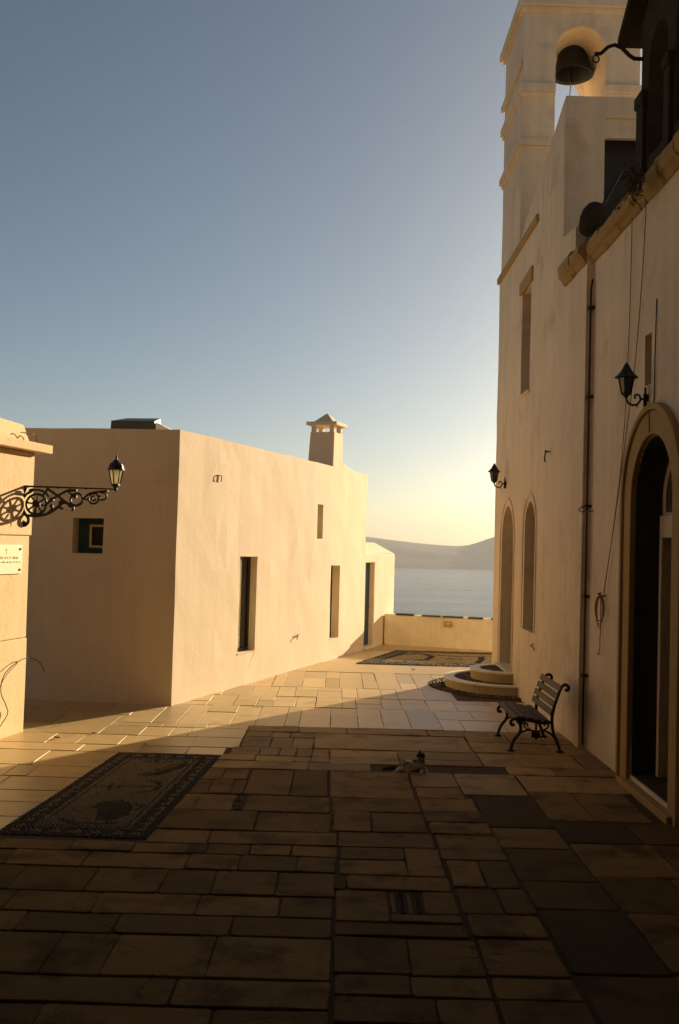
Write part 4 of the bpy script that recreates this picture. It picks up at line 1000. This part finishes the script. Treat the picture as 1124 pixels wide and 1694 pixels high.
# cat
def cat():
    L = Vector((0.90, 11.24, -.052))
    t = thing('cat', L, 'white and dark patched cat lying on the paving with its head raised', 'cat')
    J = [((-.10, .0, .075), .066), ((-.02, .02, .085), .072), ((.06, .01, .095), .066), ((.10, -.01, .13), .045),       # hips, belly, chest, neck
         ((.085, -.02, .185), .040),                                                                                  # head base
         ((-.16, -.05, .045), .036), ((-.21, -.10, .028), .02), ((-.26, -.07, .02), .015), ((-.30, -.09, .016), .013),  # hind leg stretched
         ((.10, -.06, .05), .026), ((.07, -.12, .022), .018), ((.02, -.15, .018), .016),                               # near foreleg
         ((.14, .0, .045), .028), ((.16, -.08, .02), .018), ((.15, -.13, .016), .016),                                 # other foreleg
         ((-.17, .03, .05), .03), ((-.24, .05, .04), .03), ((-.30, .03, .036), .03), ((-.34, -.01, .032), .022),    # tail
         ((-.06, -.07, .035), .028), ((.0, -.10, .02), .017)]
    E = [(0, 1), (1, 2), (2, 3), (3, 4), (0, 5), (5, 6), (6, 7), (7, 8), (2, 9), (9, 10), (10, 11), (2, 12), (12, 13), (13, 14), (0, 15), (15, 16), (16, 17), (17, 18), (0, 19), (19, 20)]
    me = bpy.data.meshes.new('body'); me.from_pydata([j[0] for j in J], E, []); o = bpy.data.objects.new('body', me); COL.objects.link(o)
    sk = o.modifiers.new('skin', 'SKIN')
    if not me.skin_vertices:
        me.skin_vertices.new() if hasattr(me.skin_vertices, 'new') else None
    if not me.skin_vertices:
        bm = bmesh.new(); bm.from_mesh(me); bm.verts.layers.skin.verify(); bm.to_mesh(me); bm.free()
    for k, j in enumerate(J):
        sv = me.skin_vertices[0].data[k]; sv.radius = (j[1], j[1]); sv.use_root = (k == 1)
    ss = o.modifiers.new('sub', 'SUBSURF'); ss.levels = 2; ss.render_levels = 2
    bpy.context.view_layer.update()
    body = bpy.data.meshes.new_from_object(o.evaluated_get(bpy.context.evaluated_depsgraph_get()))
    bpy.data.objects.remove(o); bm = bmesh.new(); bm.from_mesh(body)
    # head: skull, muzzle and two ears in the same mesh
    hc = Vector((.082, -.03, .205))
    def ell(c, r, s=12):
        q = bmesh.ops.create_uvsphere(bm, u_segments=s, v_segments=8, radius=1.0)
        for v in q['verts']: v.co = Vector((v.co.x * r[0], v.co.y * r[1], v.co.z * r[2])) + c
    ell(hc, (.050, .048, .043)); ell(hc + Vector((-.03, -.03, -.012)), (.026, .024, .018), 10)
    for s in (-1, 1):
        b = hc + Vector((.5, -.6, 0)).normalized() * (.027 * s) + Vector((.008, .006, .03)); ux = Vector((.5, -.6, 0)).normalized(); uy = Vector((.6, .5, 0)).normalized()
        vs = [bm.verts.new(b + ux * a + uy * c_ + Vector((0, 0, h_))) for a, c_, h_ in ((-.022, -.008, -.006), (.022, -.008, -.006), (.0, .016, -.006), (.005 * s, .004, .044))]
        for f in ((0, 1, 3), (1, 2, 3), (2, 0, 3), (2, 1, 0)): bm.faces.new([vs[i] for i in f])
    bmesh.ops.recalc_face_normals(bm, faces=bm.faces); bm.to_mesh(body); bm.free()
    W_, K_, G_ = (.62, .54, .44, 1), (.03, .026, .022, 1), (.22, .16, .10, 1); cols = []
    for v in body.vertices:
        p = v.co; n_ = noise.noise(p * 16) * .02; c = W_
        if p.x < -.15 and p.y > -.045 and p.z < .1: c = K_                       # tail
        elif (p - hc).length < .075 + n_ and not (p.y < -.055 and p.z < .2): c = K_ if p.z > .185 else G_
        elif -.02 + n_ < p.x < .055 and p.z > .105 and p.y > -.04: c = K_         # saddle patch
        elif -.16 < p.x < -.09 + n_ and p.z > .09: c = G_
        elif p.y < -.08 and -.05 < p.x < .03: c = G_
        cols += c
    a = body.attributes.new('fur_colour', 'FLOAT_COLOR', 'POINT'); a.data.foreach_set('color', cols)
    for p in body.polygons: p.use_smooth = True
    body.materials.clear(); body.materials.append(M['fur'])
    ob = bpy.data.objects.new('body', body); COL.objects.link(ob); ob.parent = t
    ey = MB()
    for s in (-1, 1):
        c = L + hc + Vector((-.036, -.034, .010)) + Vector((.5, -.6, 0)).normalized() * (.019 * s); ey.lathe(tuple(c - Vector((0, 0, .006))), [(.001, 0), (.005, .002), (.0065, .006), (.005, .010), (.001, .012)], 8)
    ey.build('eyes', 'glass', t)
cat()

# small fallen things on the paving
def litter(x, y, s, label):
    r2 = random.Random(int(x * 100)); k = MB(); z = .012
    k.add([(x + s * math.cos(a) * r2.uniform(.8, 1.2), y + s * .6 * math.sin(a), z + h_ * s * .5) for h_, q in ((0, 1), (.7, .6)) for a in [i * math.pi / 3 for i in range(6)]],
          [tuple(range(5, -1, -1)), tuple(range(6, 12))] + [(i, (i + 1) % 6, 6 + (i + 1) % 6, 6 + i) for i in range(6)])
    tag(k.build('small_stone', 'slate', loc=(x, y, z)), label, 'stone', 'small stones on the paving')
litter(1.58, 20.2, .035, 'small dark stone lying on the sunlit paving near the far mosaic')
litter(-3.42, 12.4, .04, 'small dark stone nearest the pale corner building')
litter(-3.05, 12.75, .026, 'small dark stone in the sun between corner building and near mosaic')
litter(-2.28, 12.15, .022, 'small dark stone just behind the near mosaic')

# ------------------------------------------------------------------ haze over the bay
def haze():
    o = MB().box((-9000, -6500, -206.5), (9500, 12600, 240)).build('haze', 'iron'); o.data.materials.clear()
    m = bpy.data.materials.new('haze_air'); m.use_nodes = True; n = m.node_tree.nodes; n.remove(n['Principled BSDF'])
    v = n.new('ShaderNodeVolumePrincipled'); v.inputs['Color'].default_value = (0.9, 0.9, 0.92, 1); v.inputs['Density'].default_value = 0.00006
    v.inputs['Anisotropy'].default_value = 0.0
    m.node_tree.links.new(v.outputs[0], n['Material Output'].inputs['Volume']); o.data.materials.append(m); tag(o, kind='stuff')
haze()
print('slabs', N_SLABS[0])
